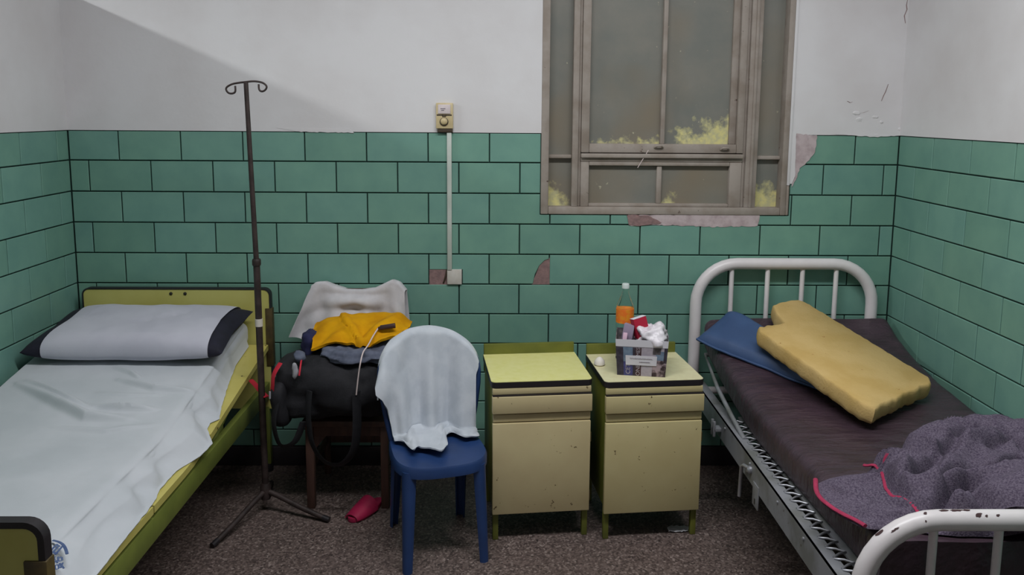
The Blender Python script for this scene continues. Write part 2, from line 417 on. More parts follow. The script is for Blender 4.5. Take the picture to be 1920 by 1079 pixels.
def tile_wall(parent, length, off_odd, off_even, place, rotz, hole=None, special=None):
    for r, (z0, z1) in enumerate(rows):
        off = off_odd if r % 2 == 0 else off_even
        cuts = [0] + [off+k*TW for k in range(60) if 0.02 < off+k*TW < length-.015] + [length]
        for a, b in zip(cuts, cuts[1:]):
            l, rr, bt, tp = a+GAP, b-GAP, z0+GAP, z1-GAP
            P = [(l, bt), (rr, bt), (rr, tp), (l, tp)]
            if hole:
                hx0, hx1, hz0 = hole
                if tp > hz0 and rr > hx0 and l < hx1:
                    if bt >= hz0-.01:
                        if l >= hx0 and rr <= hx1: continue
                        if l < hx0: P = [(l, bt), (hx0, bt), (hx0, tp), (l, tp)]
                        else: P = [(hx1, bt), (rr, bt), (rr, tp), (hx1, tp)]
                        if P[1][0]-P[0][0] < .012: continue
                    else:
                        if l >= hx0 and rr <= hx1: P = [(l, bt), (rr, bt), (rr, hz0), (l, hz0)]
                        elif l < hx0: P = [(l, bt), (rr, bt), (rr, hz0), (hx0, hz0), (hx0, tp), (l, tp)]
                        else: P = [(l, bt), (rr, bt), (rr, tp), (hx1, tp), (hx1, hz0), (l, hz0)]
            if special: P = special(r, l, rr, bt, tp, P)
            if P: put_tile(parent, P, place, rotz)
def back_special(r, l, rr, bt, tp, P):
    if r == 4 and l < 2.1 < rr:      # lower right corner broken off along a curve
        A = [(min(x, rr), max(bt, z)) for x, z in arc]
        return [(l, bt), (A[0][0], bt)] + A[1:-1] + [(rr, A[-1][1]), (rr, tp), (l, tp)]
    if r == 4 and l < 1.80 < rr:     # corner cut away around the old cable box
        return [(1.908, bt), (rr, bt), (rr, tp), (l, tp), (l, 1.024), (1.908, 1.024)]
    return P
tile_wall(wall_back, XR, .0902+.15, .0902, lambda a, z: (a, 0, z), 0, (WX0-.003, WX1+.006, WZ0-.004), back_special)
def tile_wall_side(parent, length, o_odd, o_even, X, sign):
    # sign +1: faces +x (left wall), runs from near end to the back corner; -1: faces -x (right wall)
    if sign > 0:   # local +x -> world +y ; local -y (front) -> world +x
        conv = lambda off: (length-off) % TW
        tile_wall(parent, length, conv(o_odd), conv(o_even), lambda a, z: (X, -length+a, z), math.pi/2)
    else:
        tile_wall(parent, length, o_odd, o_even, lambda a, z: (X, -a, z), -math.pi/2)
tile_wall_side(wall_left, 2.9, .1032, .1032+.15, 0, 1)
tile_wall_side(wall_right, 2.9, .1698+.15, .1698, XR, -1)

# broken places in the wall: mortar in the gaps, skimmed repairs over the tiles
def wall_patch(name, px, y0, y1, m, parent=wall_back, jag=0.0):
    pts = []
    for i, (x, y) in enumerate(px):
        x2, y2 = px[(i+1) % len(px)]; n = max(1, int(math.hypot(x2-x, y2-y)/5)) if jag else 1
        for k in range(n):
            t = k/n; p = on_y(x+(x2-x)*t, y+(y2-y)*t, 0)
            pts.append((p.x+jag*random.uniform(-1, 1), y0, p.z+jag*random.uniform(-1, 1)))
    return prism(name, pts, (0, y1-y0, 0), m, parent)
wall_patch('mortar_patch', [(997, 534), (1031, 534), (1031, 484), (1015, 490)], .0035, .009, 'mortar')
wall_patch('mortar_patch', [(805, 505), (840, 505), (840, 535), (805, 535)], .0025, .009, 'mortar')
wall_patch('plaster_patch', [(1178, 403), (1424, 403), (1421, 424), (1330, 426), (1270, 423), (1200, 422), (1180, 424)], -.002, .008, 'skim', jag=.003)
wall_patch('mortar_patch', [(1176, 403), (1215, 404), (1240, 418), (1200, 424), (1178, 422)], -.0045, .004, 'mortar', jag=.003)
wall_patch('plaster_patch', [(1489, 251), (1532, 254), (1528, 285), (1517, 300), (1500, 315), (1492, 338), (1484, 352), (1482, 300)], -.0035, .008, 'skim', jag=.003)
wall_patch('plaster_patch', [(1484, 247), (1492, 247), (1490, 330), (1484, 345), (1480, 345)], -.006, .008, 'plaster', jag=.001)
for p in ([(520, 240), (600, 242), (655, 241), (664, 249), (640, 249), (560, 247)], [(1560, 252), (1640, 252), (1690, 254), (1640, 257)]):
    wall_patch('plaster_patch', p, -.0045, .002, 'plaster', jag=.002)
# cracks and blisters in the plaster at the right
def crack(px, wd=.0022):
    c = [on_y(x, y, 0) for x, y in px]; L, R = [], []
    for i, p in enumerate(c):
        ww = wd*(.3+.7*math.sin(math.pi*(i+.5)/len(c)))
        L.append((p.x-ww, -.0036, p.z)); R.append((p.x+ww, -.0036, p.z+.001))
    prism('plaster_crack', L+R[::-1], (0, .002, 0), 'mortar', wall_back)
crack([(1701, 0), (1699, 10), (1700, 18), (1695, 30), (1697, 44)]); crack([(1665, 158), (1660, 172), (1656, 180), (1652, 190)])
crack([(1588, 190), (1594, 193), (1598, 191)], .003); crack([(1628, 208), (1618, 212), (1606, 213)], .003)
for x, y, s in ((1606, 212, .012), (1612, 225, .014), (1640, 220, .01), (1690, 242, .012), (1650, 230, .008)):
    p = on_y(x, y, 0)
    blob('plaster_blister', (p.x, -.003, p.z), (s*1.6, .0022, s*.8), 'plaster', wall_back, n=16, amp=.004, fs=60, seed=x)

# window
W = tag(thing('window_1', ((WX0+WX1)/2, 0, WZ0), None, None), kind='structure')
box('window_reveal', (WX0, WX1), (.10, .16), (WZ0, WZ1), 'frame', W)
YB0, YB1 = -.006, .10
def fr(name, x, z, y=(YB0, YB1), bev=.004, m='frame', par=None): return box(name, x, y, z, m, par or W, bev)
fr('outer_frame', (WX0, WX0+.038), (WZ0, WZ1)); fr('outer_frame', (WX1-.042, WX1-.014), (WZ0, WZ1)); box('plaster_jamb', (WX1-.014, WX1), (YB0-.002, YB1), (1.455, WZ1), 'plaster', W, .002); fr('outer_frame', (WX1-.014, WX1), (WZ0, 1.455))
fr('outer_frame', (WX0+.038, WX1-.042), (WZ0, WZ0+.036)); fr('outer_frame', (WX0+.038, WX1-.042), (WZ1-.04, WZ1))
for a, b in ((2.446, 2.476), (3.305, 3.362)):
    fr('mullion', (a, b), (WZ0+.036, WZ1-.04), (.012, .10))
fr('mullion_bead', (2.476, 2.490), (WZ0+.036, WZ1-.04), (.026, .10)); fr('mullion_bead', (3.290, 3.305), (WZ0+.036, WZ1-.04), (.026, .10))
fr('mullion_bead', (3.326, 3.341), (WZ0+.036, WZ1-.04), (.003, .02))
fr('side_glazing_bar', (WX0+.038, 2.446), (1.580, 1.598), (.03, .10)); fr('side_glazing_bar', (3.362, WX1-.042), (1.580, 1.598), (.03, .10))
fr('transom', (2.490, 3.290), (1.585, 1.606), (.0, .10)); fr('transom', (2.490, 3.290), (1.566, 1.585), (.018, .10))
# upper casement
cs = fr('casement_stile', (2.490, 2.530), (1.610, WZ1-.045), (.014, .08))
fr('casement_stile', (3.256, 3.290), (1.610, WZ1-.045), (.014, .08)); fr('casement_rail', (2.530, 3.256), (1.610, 1.654), (.014, .08))
fr('casement_rail', (2.530, 3.256), (WZ1-.09, WZ1-.045), (.014, .08)); fr('glazing_bar', (2.880, 2.902), (1.654, WZ1-.09), (.022, .08))
fr('casement_bead', (3.222, 3.256), (1.654, WZ1-.09), (.034, .08))
# lower hopper
fr('hopper_stile', (2.490, 2.532), (WZ0+.036, 1.566), (.022, .08)); fr('hopper_stile', (3.230, 3.290), (WZ0+.036, 1.566), (.022, .08))
fr('hopper_rail', (2.532, 3.230), (1.546, 1.566), (.022, .08)); fr('hopper_rail', (2.532, 3.230), (WZ0+.036, WZ0+.052), (.022, .08))
fr('glazing_bar', (2.870, 2.895), (WZ0+.052, 1.546), (.03, .08))
def pane(x, z, y, level, xs, seed, amp=.35):
    m = pane_mat('painted_glass', level, xs, seed, amp)
    o = box('pane', x, (y, y+.006), z, m, None); d = Vector((x[0], y, z[0]))
    o.data.transform(Matrix.Translation(o.location - d)); o.location = d - ORG[W.name]; o.parent = W; ORG[o.name] = d
pane((2.530, 2.880), (1.654, WZ1-.09), .05, .0, .5, 3, .42); pane((2.902, 3.222), (1.654, WZ1-.09), .05, .10, 1.7, 11, .42)
pane((2.532, 2.870), (WZ0+.052, 1.546), .05, -.30, .2, 5, .3); pane((2.895, 3.230), (WZ0+.052, 1.546), .05, .20, -2.4, 8, .32)
pane((WX0+.038, 2.446), (WZ0+.036, 1.580), .06, .66, -5.0, 13, .32); pane((3.362, WX1-.042), (WZ0+.036, 1.580), .06, .62, -1, 17, .3)
pane((WX0+.038, 2.446), (1.598, WZ1-.04), .06, -.6, 0, 21, .2); pane((3.362, WX1-.042), (1.598, WZ1-.04), .06, -.6, 0, 25, .2)
# catches on the casement rail
for x, y in ((1236, 277), (1360, 281)):
    p = on_y(x, y, 0); tube('window_catch', [(p.x-.02, .012, p.z), (p.x-.012, -.004, p.z+.008), (p.x+.012, -.004, p.z+.008), (p.x+.02, .012, p.z)], .005, 'frame', W, 8)
p, q = on_y(1196, 315, 0), on_y(1216, 282, 0); tube('window_wire', [(p.x, .006, p.z), (q.x, .004, q.z)], .0016, 'cord', W, 6)

# ------------------------------------------------------------------ wall fittings
p0, p1 = on_y(818, 193, 0), on_y(850, 246, 0)
SX0, SX1, SZ0, SZ1 = p0.x, p1.x, p1.z, p0.z
sw = thing('switch_box', ((SX0+SX1)/2, 0, SZ0), 'aged cream switch box with round knob above the grey conduit', 'switch')
box('switch_base', (SX0, SX1), (-.026, -.003), (SZ0+.012, SZ1), 'switch', sw, .004)
box('switch_foot', (SX0+.006, SX1-.002), (-.02, -.003), (SZ0-.006, SZ0+.012), 'switchdark', sw, .002)
pl = box('name_plate', (SX0+.010, SX1-.012), (-.030, -.026), (SZ1-.052, SZ1-.008), 'whiteplate', sw, .002)
for k, (a, b) in enumerate(((.022, .046), (.026, .04))):
    box('print_line', (SX0+a, SX0+b), (-.0306, -.0298), (SZ1-.03-k*.008, SZ1-.026-k*.008), 'inkmark', pl)
box('plate_gap', (SX0+.004, SX1-.006), (-.0265, -.0255), (SZ1-.062, SZ1-.055), 'switchdark', sw)
xm, zm = (SX0+SX1)/2-.002, SZ0+.045
lathe('knob_ring', (xm, -.026, zm), [(.021, 0), (.021, .003), (.018, .004)], 'switchdark', sw, 28, (0, -1, 0))
lathe('knob', (xm, -.027, zm+.002), [(.017, 0), (.017, .006), (.013, .011), (.004, .013)], 'switch', sw, 28, (0, -1, 0))
tube('latch', [(xm-.008, -.0275, zm+.036), (xm-.008, -.0275, zm+.026), (xm+.008, -.0275, zm+.026), (xm+.008, -.0275, zm+.036)], .0022, 'switchdark', sw, 8)
c0, c1 = on_y(842.5, 247, 0), on_y(842.5, 506, 0)
co_ = tag(box('cable_conduit', (c0.x-.0115, c0.x+.0115), (-.016, -.0005), (c1.z, SZ0-.007), 'conduit', bev=.003),
    'straight grey-white cable conduit running down the green tiles', 'conduit')
cp = thing('cover_plate', (1.87, 0, .95), 'square cream cover plate at the foot of the conduit', 'cover plate')
q0, q1 = on_y(838.5, 505, 0), on_y(866, 533, 0)
box('plate', (q0.x, q1.x), (-.012, .004), (q1.z, q0.z), 'plate', cp, .003)
tube('cable_stub', [(q0.x-.003, .001, q0.z-.004), (q0.x-.006, -.006, q0.z-.03), (q0.x-.016, -.002, q1.z+.012), (q0.x-.02, .003, q1.z+.004)], .004, 'switchdark', cp, 8)

# ------------------------------------------------------------------ yellow bed on the left
XB = .955
bed = thing('hospital_bed', (.5, -1.06, 0), 'yellow laminate hospital bed with black-edged boards against the left wall', 'bed')
def board_outline(x0, x1, z0, z1, r, inset=0, n=6):
    P = [(x0+inset, z0), (x1-inset, z0)]
    for k in range(n+1):
        a = math.pi/2*k/n; P.append((x1-r+(r-inset)*math.cos(a), z1-r+(r-inset)*math.sin(a)))
    for k in range(n+1):
        a = math.pi/2+math.pi/2*k/n; P.append((x0+r+(r-inset)*math.cos(a), z1-r+(r-inset)*math.sin(a)))
    return P
def board(name, x0, x1, z0, z1, y0, y1, r, ew):
    P = board_outline(x0, x1, z0, z1, r, ew)
    b = prism(name, [(x, y0, z) for x, z in P], (0, y1-y0, 0), 'yellow_board', bed)
    O = board_outline(x0, x1, z0, z1, r); I = board_outline(x0, x1, z0, z1, r, ew); n = len(O); V, F = [], []
    for y in (y0-.003, y1+.003):
        V += [(x, y, z) for x, z in O[1:]+O[:1]] + [(x, y, z) for x, z in I[1:]+I[:1]]
    for k in range(n-1):
        F += [[k, k+1, n+k+1, n+k], [2*n+k, 3*n+k, 3*n+k+1, 2*n+k+1], [k, 2*n+k, 2*n+k+1, k+1], [n+k, n+k+1, 3*n+k+1, 3*n+k]]
    F += [[0, n, 3*n, 2*n], [n-1, 3*n-1, 4*n-1, 2*n-1]] if False else [[0, n, 3*n, 2*n], [n-1, 2*n+n-1, 3*n+n-1, n+n-1]]
    e = mk('edge_trim', V, F, 'black_edge', b, True, angle=40); return b
hb = board('headboard', .058, .972, .33, .942, -.078, -.05, .035, .007)
for x, y in ((320.5, 551), (347, 551)):
    p = on_y(x, y, -.079); lathe('bolt', (p.x, -.078, p.z), [(.008, 0), (.008, .003), (.005, .005)], 'hole', hb, 14, (0, -1, 0))
box('corner_bracket', (.944, .978), (-.083, -.045), (.55, .842), 'rust_tab', hb, .003)
fbd = board('footboard', .055, .966, .30, .795, -2.10, -2.074, .05, .017)
p = on_y(45, 1052, -2.1)
box('corner_bracket', (p.x, .970), (-2.106, -2.068), (.42, p.z), 'rust_tab', fbd, .003)
for x in (.09, .93):
    for y in (-.064, -2.087):
        lg = box('leg', (x-.018, x+.018), (y-.018, y+.018), (.04, .34), 'rail_green', bed, .003)
        lathe('foot_cap', (x, y, 0), [(.024, 0), (.024, .03), (.02, .042)], 'black_edge', lg, 14)
box('side_rail', (XB-.028, XB), (-2.07, -.08), (.388, .470), 'rail_green', bed, .003)
box('side_rail', (.045, .073), (-2.07, -.08), (.388, .470), 'rail_green', bed, .003)
def plat(y): return .664+(y+.1)*.150 if y > -.93 else .5395-min(.025, (-.93-y)*.12)
def plate_panel(name, y0, y1, x0=.06, x1=XB+.004):
    ys = [y0+(y1-y0)*k/6 for k in range(7)]; V, F = [], []
    for y in ys: V += [(x0, y, plat(y)-.026), (x1, y, plat(y)-.026), (x1, y, plat(y)), (x0, y, plat(y))]
    for k in range(6):
        for a in range(4): F.append([4*k+a, 4*k+(a+1) % 4, 4*k+4+(a+1) % 4, 4*k+4+a])
    F += [[0, 1, 2, 3], [27, 26, 25, 24]]
    return mk(name, V, F, 'yellow_panel', bed, True, angle=30)
plate_panel('backrest_panel', -.10, -.925); plate_panel('base_panel', -.935, -1.46); plate_panel('base_panel', -1.468, -2.06)
for y in (-.7, -1.2, -1.75): box('slat_bearer', (.075, XB-.03), (y-.02, y+.02), (.43, plat(y)-.0275), 'rail_green', bed, .002)
tube('backrest_strut', [(.92, -.82, .45), (.92, -.42, plat(-.42)-.03)], .011, 'rail_green', bed, 10)
# mattress
def zt(y): return plat(y) + interp(-y, ((.1, .118), (.9, .098), (1.2, .09), (2.1, .088)))
MX0, MX1 = .05, .862
def mattress(name, X0, x1, y0, y1, bot, top, m, r=.035, nx=26, ny=48, bump=None):
    V, F = [], []; sec = []
    n = 5
    def ring(y):
        zb, z1 = bot(y), top(y); P = []; x0 = X0(y) if callable(X0) else X0
        for cx, cz, a0 in ((x1-r, z1-r, 0), (x0+r, z1-r, 90), (x0+r, zb+r, 180), (x1-r, zb+r, 270)):
            for k in range(n):
                a = math.radians(a0+90*k/(n-1)); P.append((cx+r*math.cos(a), cz+r*math.sin(a)))
            if a0 == 0:
                for k in range(1, nx): P.append((x1-r+(x0-x1+2*r)*k/nx, z1))
        return P
    ys = [y0+(y1-y0)*k/ny for k in range(ny+1)]
    for y in ys:
        for x, z in ring(y):
            if bump and z > bot(y)+.5*(top(y)-bot(y)): z += bump(x, y)
            V.append((x, y, z))
    L = len(V)//len(ys)
    for k in range(ny):
        for a in range(L): F.append([k*L+a, k*L+(a+1) % L, (k+1)*L+(a+1) % L, (k+1)*L+a])
    F += [list(range(L)), [ny*L+a for a in range(L)][::-1]]
    return mk(name, V, F, m, None, True, angle=60)
tag(mattress('mattress', MX0, MX1, -.10, -2.03, lambda y: plat(y)+.001, lambda y: zt(y)-.006, 'sheet'),
    'white covered mattress showing beside the pillow on the yellow bed', 'mattress')
# bed sheet: top, folds, right side falling to a wavy hem on the yellow panel
def px_top(x, y, f, it=12, z=.64):
    for _ in range(it):
        P = on_z(x, y, z); z = .5*z+.5*f(P.x, P.y)
    return P
wr = []
for path, wd, h in (([(33, 724), (100, 758), (161, 788), (239, 791)], .020, .020), ([(50, 719), (111, 747), (167, 769)], .014, .014),
                    ([(178, 766), (233, 772), (289, 772)], .014, .016), ([(222, 716), (289, 733), (361, 736)], .013, .013),
                    ([(217, 694), (244, 702), (262, 712)], .009, .009), ([(100, 805), (200, 812), (290, 800)], .012, .006), ([(180, 740), (240, 745), (300, 743)], .010, .005)):
    wr.append(([(p.x, p.y) for p in (px_top(x, y, lambda a, b: zt(b)) for x, y in path)], wd, h))
def sheet_top(x, y):
    z = zt(y) + .003 + .004*nz(x, y, 1.3, 5) + .002*nz(x, y, 4.1, 14)
    for path, wd, h in wr:
        d, s, t = pl_dist(x, y, path)
        e = math.sin(math.pi*min(1, max(0, .08+.84*t)))*1.9
        z += h*e*(math.exp(-(d/(wd*1.5))**2) if s > 0 else math.exp(-(d/(wd*.6))**2))
    return z
hem = []
for x, y in ((448, 668), (440, 692), (428, 722), (416, 762), (411, 786), (394, 794), (389, 806), (399, 832), (375, 856), (352, 870), (330, 884), (300, 918), (290, 940), (278, 957), (240, 1004), (194, 1063), (160, 1105), (90, 1200)):
    P = on_z(x, y, .56)
    for _ in range(8): P = on_z(x, y, plat(P.y)+.006)
    hem.append((-P.y, P.x))
hem.sort()
NYS = 330
def sheet_pt(u, v):
    y = -.13 - u*1.915
    hx = interp(-y, hem) + .003*nz(0, y, 0, 30)
    zb = plat(y)+.006
    ze = sheet_top(MX1-.02, y)
    if v < .06:
        t = v/.06; return (MX0-.008+.004*nz(y, 2, 0, 9), y, sheet_top(MX0, y)-.05+.05*t)
    if v < .72:
        t = (v-.06)/.66; x = MX0-.006 + (MX1-.012-MX0+.006)*t
        z = sheet_top(x, y)
        ed = max(0, (x-(MX1-.05))/.04); z -= .010*min(1, ed)**2
        return (x, y, z)
    t = (v-.72)/.28
    x0, z0 = MX1-.012, ze-.010
    fl = .016*math.sin(y*23+1.2*math.sin(y*9))*math.sin(math.pi*min(1, t*1.1))*sstep(-y, .6, .8)
    k = t**.9
    x = x0 + (max(hx, MX1+.012)-x0)*(.30*sstep(t, 0, .35)+.70*t**1.6) + fl
    z = z0 + (zb-z0)*(1-(1-t)**1.25) + .3*fl
    z = max(z, plat(y)+.005)
    return (x, y, z)
sh = tag(cloth('bed_sheet', sheet_pt, NYS, 170, 'sheet', None, .0025), 'rumpled white bed sheet drawn over the yellow bed', 'bed sheet')
# blue laundry stamp near the foot
def stamp(name, px, r):
    P = []
    for x, y in px:
        q = px_top(x, y, sheet_top, z=.62); P.append(Vector((q.x, q.y, sheet_top(q.x, q.y)+.0035)))
    tube(name, smooth_path(P, 4), r, 'sheet_print', sh, 8, flat=.18)
stamp('stamp_arc', [(99, 1016), (110, 1019), (118, 1024), (123, 1032), (126, 1042)], .0042)
for a in ([(107, 1023), (95, 1036)], [(111, 1026), (99, 1039)], [(119, 1025), (104, 1043)], [(106, 1024), (112, 1028)], [(99, 1037), (106, 1042)]): stamp('stamp_stroke', a, .0032)
for a in ([(99, 1047), (103, 1053)], [(103, 1047), (99, 1053)], [(109, 1047), (110, 1055), (116, 1054)], [(115, 1047), (110, 1050)], [(116, 1048), (117, 1054)], [(101, 1060), (104, 1054), (108, 1059)], [(112, 1059), (116, 1066)], [(118, 1058), (114, 1068)],
          [(103, 1064), (109, 1062), (110, 1069), (104, 1070), (103, 1064)], [(115, 1062), (120, 1069)]): stamp('stamp_letter', a, .0026)
# pillow
PC = Vector((.468, -.355, 0)); PA = math.radians(8.6)
pil = thing('pillow', (PC.x, PC.y, zt(PC.y)), 'navy pillow in an open-ended white case at the yellow headboard', 'pillow')
def pillow_pt(a, b, side, off=0):
    hx, hy, ht = .432+off*.0, .235+off, .064+off
    pin = 1-.05*(1-abs(b))**1 ; pinb = 1-.03*(1-abs(a))
    x, y = a*hx*(pin if abs(a) > .6 else 1), b*hy*pinb
    f = max(0, 1-abs(a)**5)**.5*max(0, 1-abs(b)**(5 if b < 0 else 3))**(.38 if b < 0 else .55)
    t = ht*f*(1+.10*nz(x, y, 3, 7))
    wr_ = 0
    if side > 0:
        d, s, tt = pl_dist(x, y, [(-.10, -.10), (.10, .0), (.28, .12)]); wr_ -= .010*math.exp(-(d/.010)**2)*math.sin(math.pi*min(1, tt+.02))
        wr_ += .003*nz(x, y, 9, 16)*f
        t = min(t, ht*.93)
    z = ht*.92 + (t+wr_ if side > 0 else -t*.9)
    ca, sa = math.cos(PA), math.sin(PA)
    return Vector((PC.x+x+.012*b*0, PC.y + y*ca - z*sa*.0, zt(PC.y)+.006 + y*sa + z))
def pillow_mesh(name, a0, a1, off, m, parent, na, nb=26, closed=True):
    V, F = [], []
    for i in range(na+1):
        a = a0+(a1-a0)*i/na
        for j in range(nb+1): V.append(pillow_pt(a, -math.cos(math.pi*j/nb), 1, off))
        for j in range(1, nb): V.append(pillow_pt(a, math.cos(math.pi*j/nb), -1, off))
    L = 2*nb
    for i in range(na):
        for k in range(L): F.append([i*L+k, i*L+(k+1) % L, (i+1)*L+(k+1) % L, (i+1)*L+k])
    if closed: F += [list(range(L)), [na*L+k for k in range(L)][::-1]]
    return mk(name, V, F, m, parent, angle=80)
pillow_mesh('ticking', -1, 1, 0, 'navy', pil, 60)
pillow_mesh('pillow_case', -.79, .86, .005, 'pillowcase', pil, 60, closed=False)

# ------------------------------------------------------------------ drip stand
B = on_z(498, 918, .105); hx, hy = B.x, B.y
iv = thing('drip_stand', (hx, hy, 0), 'rusty dark drip stand with two curled hooks beside the yellow bed', 'drip stand')
T = on_y(461, 154, hy)
K = on_y(481, 492, hy)
tube('lower_tube', [(hx, hy, .07), (K.x, hy, K.z)], .0145, 'pole', iv, 14)
tube('upper_rod', [(K.x, hy, K.z-.02), (T.x, hy, T.z)], [.0115, .0095], 'pole', iv, 14)
lathe('collar', (K.x, hy, K.z-.015), [(.017, 0), (.019, .006), (.019, .024), (.016, .03)], 'pole', iv, 16)
tp_ = on_y(489, 605, hy); f_ = (tp_.z-.07)/(K.z-.07)
tube('tape_band', [(hx+(K.x-hx)*(f_-.014), hy, tp_.z-.017), (hx+(K.x-hx)*(f_+.014), hy, tp_.z+.017)], .0165, 'tape', iv, 14)
for px in ([(459, 154), (447, 155.5), (435, 158), (426, 163), (424, 168), (428, 174), (435, 175.5), (441, 172), (441, 161)],
           [(459, 154), (475, 152.5), (488, 154), (496, 157.5), (500, 163), (497, 169), (491, 171.5), (486, 168), (485, 158)]):
    tube('hook', smooth_path([on_y(x, y, hy) for x, y in px], 5), .0042, 'pole', iv, 8)
lathe('hub', (hx, hy, .06), [(.02, 0), (.024, .01), (.024, .06), (.018, .075)], 'pole', iv, 16)
A1, A2 = on_z(400, 1028, 0), on_z(615, 980, 0)
A3 = Vector((hx*3-A1.x-A2.x, min(-.2, hy*3-A1.y-A2.y), 0))
for A in (A1, A2, Vector((.99, -.24, 0))):
    d = Vector((A.x-hx, A.y-hy, 0)); 
    lg = tube('leg', [(hx, hy, .10), (hx+d.x*.2, hy+d.y*.2, .085), (hx+d.x*.6, hy+d.y*.6, .045), (A.x, A.y, .013)], [.012, .012, .012, .011], 'pole', iv, 10)
    tube('foot_tip', [(A.x-d.x*.08, A.y-d.y*.08, .019), (A.x+d.x*.02, A.y+d.y*.02, .0125)], .0125, 'black_edge', lg, 10)

# ------------------------------------------------------------------ wooden chair in the corner of the pile
WXL, WXR, WYF, WYB = 1.236, 1.574, -.455, -.095
ch = thing('wooden_chair', (1.405, -.28, 0), 'brown wooden chair buried under a black bag and clothes by the wall', 'chair')
for x in (WXL, WXR):
    box('leg', (x-.018, x+.018), (WYF-.018, WYF+.018), (0, .40), 'wood', ch, .004)
    tube('leg', [(x, WYB, .0), (x, WYB, .42), (x, WYB+.015, .70), (x, WYB+.025, .955)], .017, 'wood', ch, 10)
    box('apron', (x-.011, x+.011), (WYF+.018, WYB-.018), (.345, .395), 'wood', ch, .003)
    box('stretcher', (x-.009, x+.009), (WYF+.018, WYB-.018), (.17, .20), 'wood', ch, .003)
box('apron', (WXL+.018, WXR-.018), (WYF-.011, WYF+.011), (.345, .395), 'wood', ch, .003)
box('stretcher', (WXL+.018, WXR-.018), (WYB-.010, WYB+.010), (.163, .212), 'wood', ch, .003)
box('seat', (WXL-.03, WXR+.03), (WYF-.035, WYB+.02), (.3955, .425), 'wood', ch, .008)
for z in (.62, .75, .88): box('back_slat', (WXL, WXR), (WYB+.006+.05*(z-.42), WYB+.022+.05*(z-.42)), (z, z+.06), 'wood', ch, .004)
prism('corner_brace', [(WXL+.018, WYF-.005, .345), (WXL+.075, WYF-.005, .345), (WXL+.018, WYF-.005, .275)], (0, .012, 0), 'wood', ch)
# towel over its back
def top2(x): return interp(x, ((1.17, .950), (1.205, .976), (1.24, .978), (1.28, .958), (1.34, .940), (1.42, .938), (1.48, .944), (1.53, .968), (1.57, .988), (1.60, .975), (1.635, .93), (1.66, .915)))
def towel2(u, v):
    # v 0: rear hem, .3: over the top, 1: front hem
    s = -1+2*u
    if v < .3:
        t = v/.3; x = 1.405+s*(.225+.02*(1-t)); zt2 = top2(x)
        z = .70+(zt2-.70)*(t**.8); y = -.045+.018*math.sin(t*math.pi*.5)-(.018 if t > .9 else 0)*0
        if s > .75: z -= .0
        return (x, y+.006*math.sin(x*40), z)
    t = (v-.3)/.7
    xt = 1.405+s*.225; zt2 = top2(xt)
    fl = -.11*sstep(-s, .25, 1)*t
    x = xt+fl
    zb = .66+.055*sstep(-s, .5, 1)
    z = zt2+(zb-zt2)*t
    sag = .022*math.exp(-((xt-1.39-.0*t)/.10)**2)*math.sin(math.pi*min(1, t*1.6))
    fold = .020*math.sin(xt*46+t*2.5)*sstep(t, .05, .5) + .009*math.sin(xt*83-t*6)*sstep(t, .1, .6)
    # swag folds running from the posts to the middle
    sw_ = .020*math.cos((zt2-z)*70 - ((xt-1.39)**2)*160)*math.exp(-((xt-1.39)/.11)**2)*sstep(t, .02, .15)
    y = -.10-.034*t - sag + fold*.8 + sw_
    return (x, min(y, -.088), z)
tag(cloth('hand_towel', towel2, 60, 60, 'terry2', None, .005), 'off-white towel hung over the wooden chair behind the clothes pile', 'towel')
# bag on the seat
bag = thing('duffel_bag', (1.36, -.40, .4255), 'black duffel bag with red straps slumped on the wooden chair', 'bag')
BGC = Vector((1.352, -.40, .575))
blob('bag_body', BGC, (.262, .185, .149), 'black', bag, e=3.2, e2=2.8, n=72, amp=.035, fs=7, seed=4, flatz=-.148)
blob('end_pocket', (1.125, -.47, .53), (.045, .13, .115), 'black', bag, e=3, e2=2.6, n=32, amp=.015, fs=10, seed=9)
for yy, s in ((-.57, 2), (-.60, 5)):
    pass
tube('carry_strap', smooth_path([(1.27, -.585, .60), (1.265, -.60, .50), (1.28, -.605, .37), (1.33, -.60, .285), (1.40, -.595, .27), (1.455, -.60, .33), (1.475, -.605, .43), (1.475, -.595, .60)], 6), .022, 'black', bag, 8, flat=.18)
tube('shoulder_strap', smooth_path([(1.13, -.58, .56), (1.115, -.60, .46), (1.14, -.60, .36), (1.20, -.59, .37), (1.24, -.585, .46)], 6), .02, 'black', bag, 8, flat=.2)
def bagpx(x, y, Y): return on_y(x, y, Y)
tube('red_strap', smooth_path([bagpx(526, 681, -.56), bagpx(517, 695, -.58), bagpx(512, 708, -.585), bagpx(511, 725, -.585), bagpx(509, 742, -.57)], 5), .014, 'red', bag, 8, flat=.2)
tube('red_strap', smooth_path([bagpx(470, 713, -.40), bagpx(479, 722, -.43), bagpx(488, 733, -.46), bagpx(500, 745, -.50)], 5), .013, 'red', bag, 8, flat=.22)
tube('red_piping', smooth_path([bagpx(565, 676, -.55), bagpx(563, 690, -.585), bagpx(561, 705, -.60)], 4), .004, 'red', bag, 6)
tube('zip_pull', smooth_path([bagpx(506, 735, -.6), bagpx(506, 748, -.60)], 3), .0045, 'greytag', bag, 8)
blob('tag_pouch', bagpx(553, 696, -.585), (.014, .012, .036), 'greytag', bag, n=20, amp=.006, fs=40)
blob('side_flap', bagpx(560, 668, -.53), (.026, .03, .024), 'denim', bag, n=20, amp=.012, fs=25)
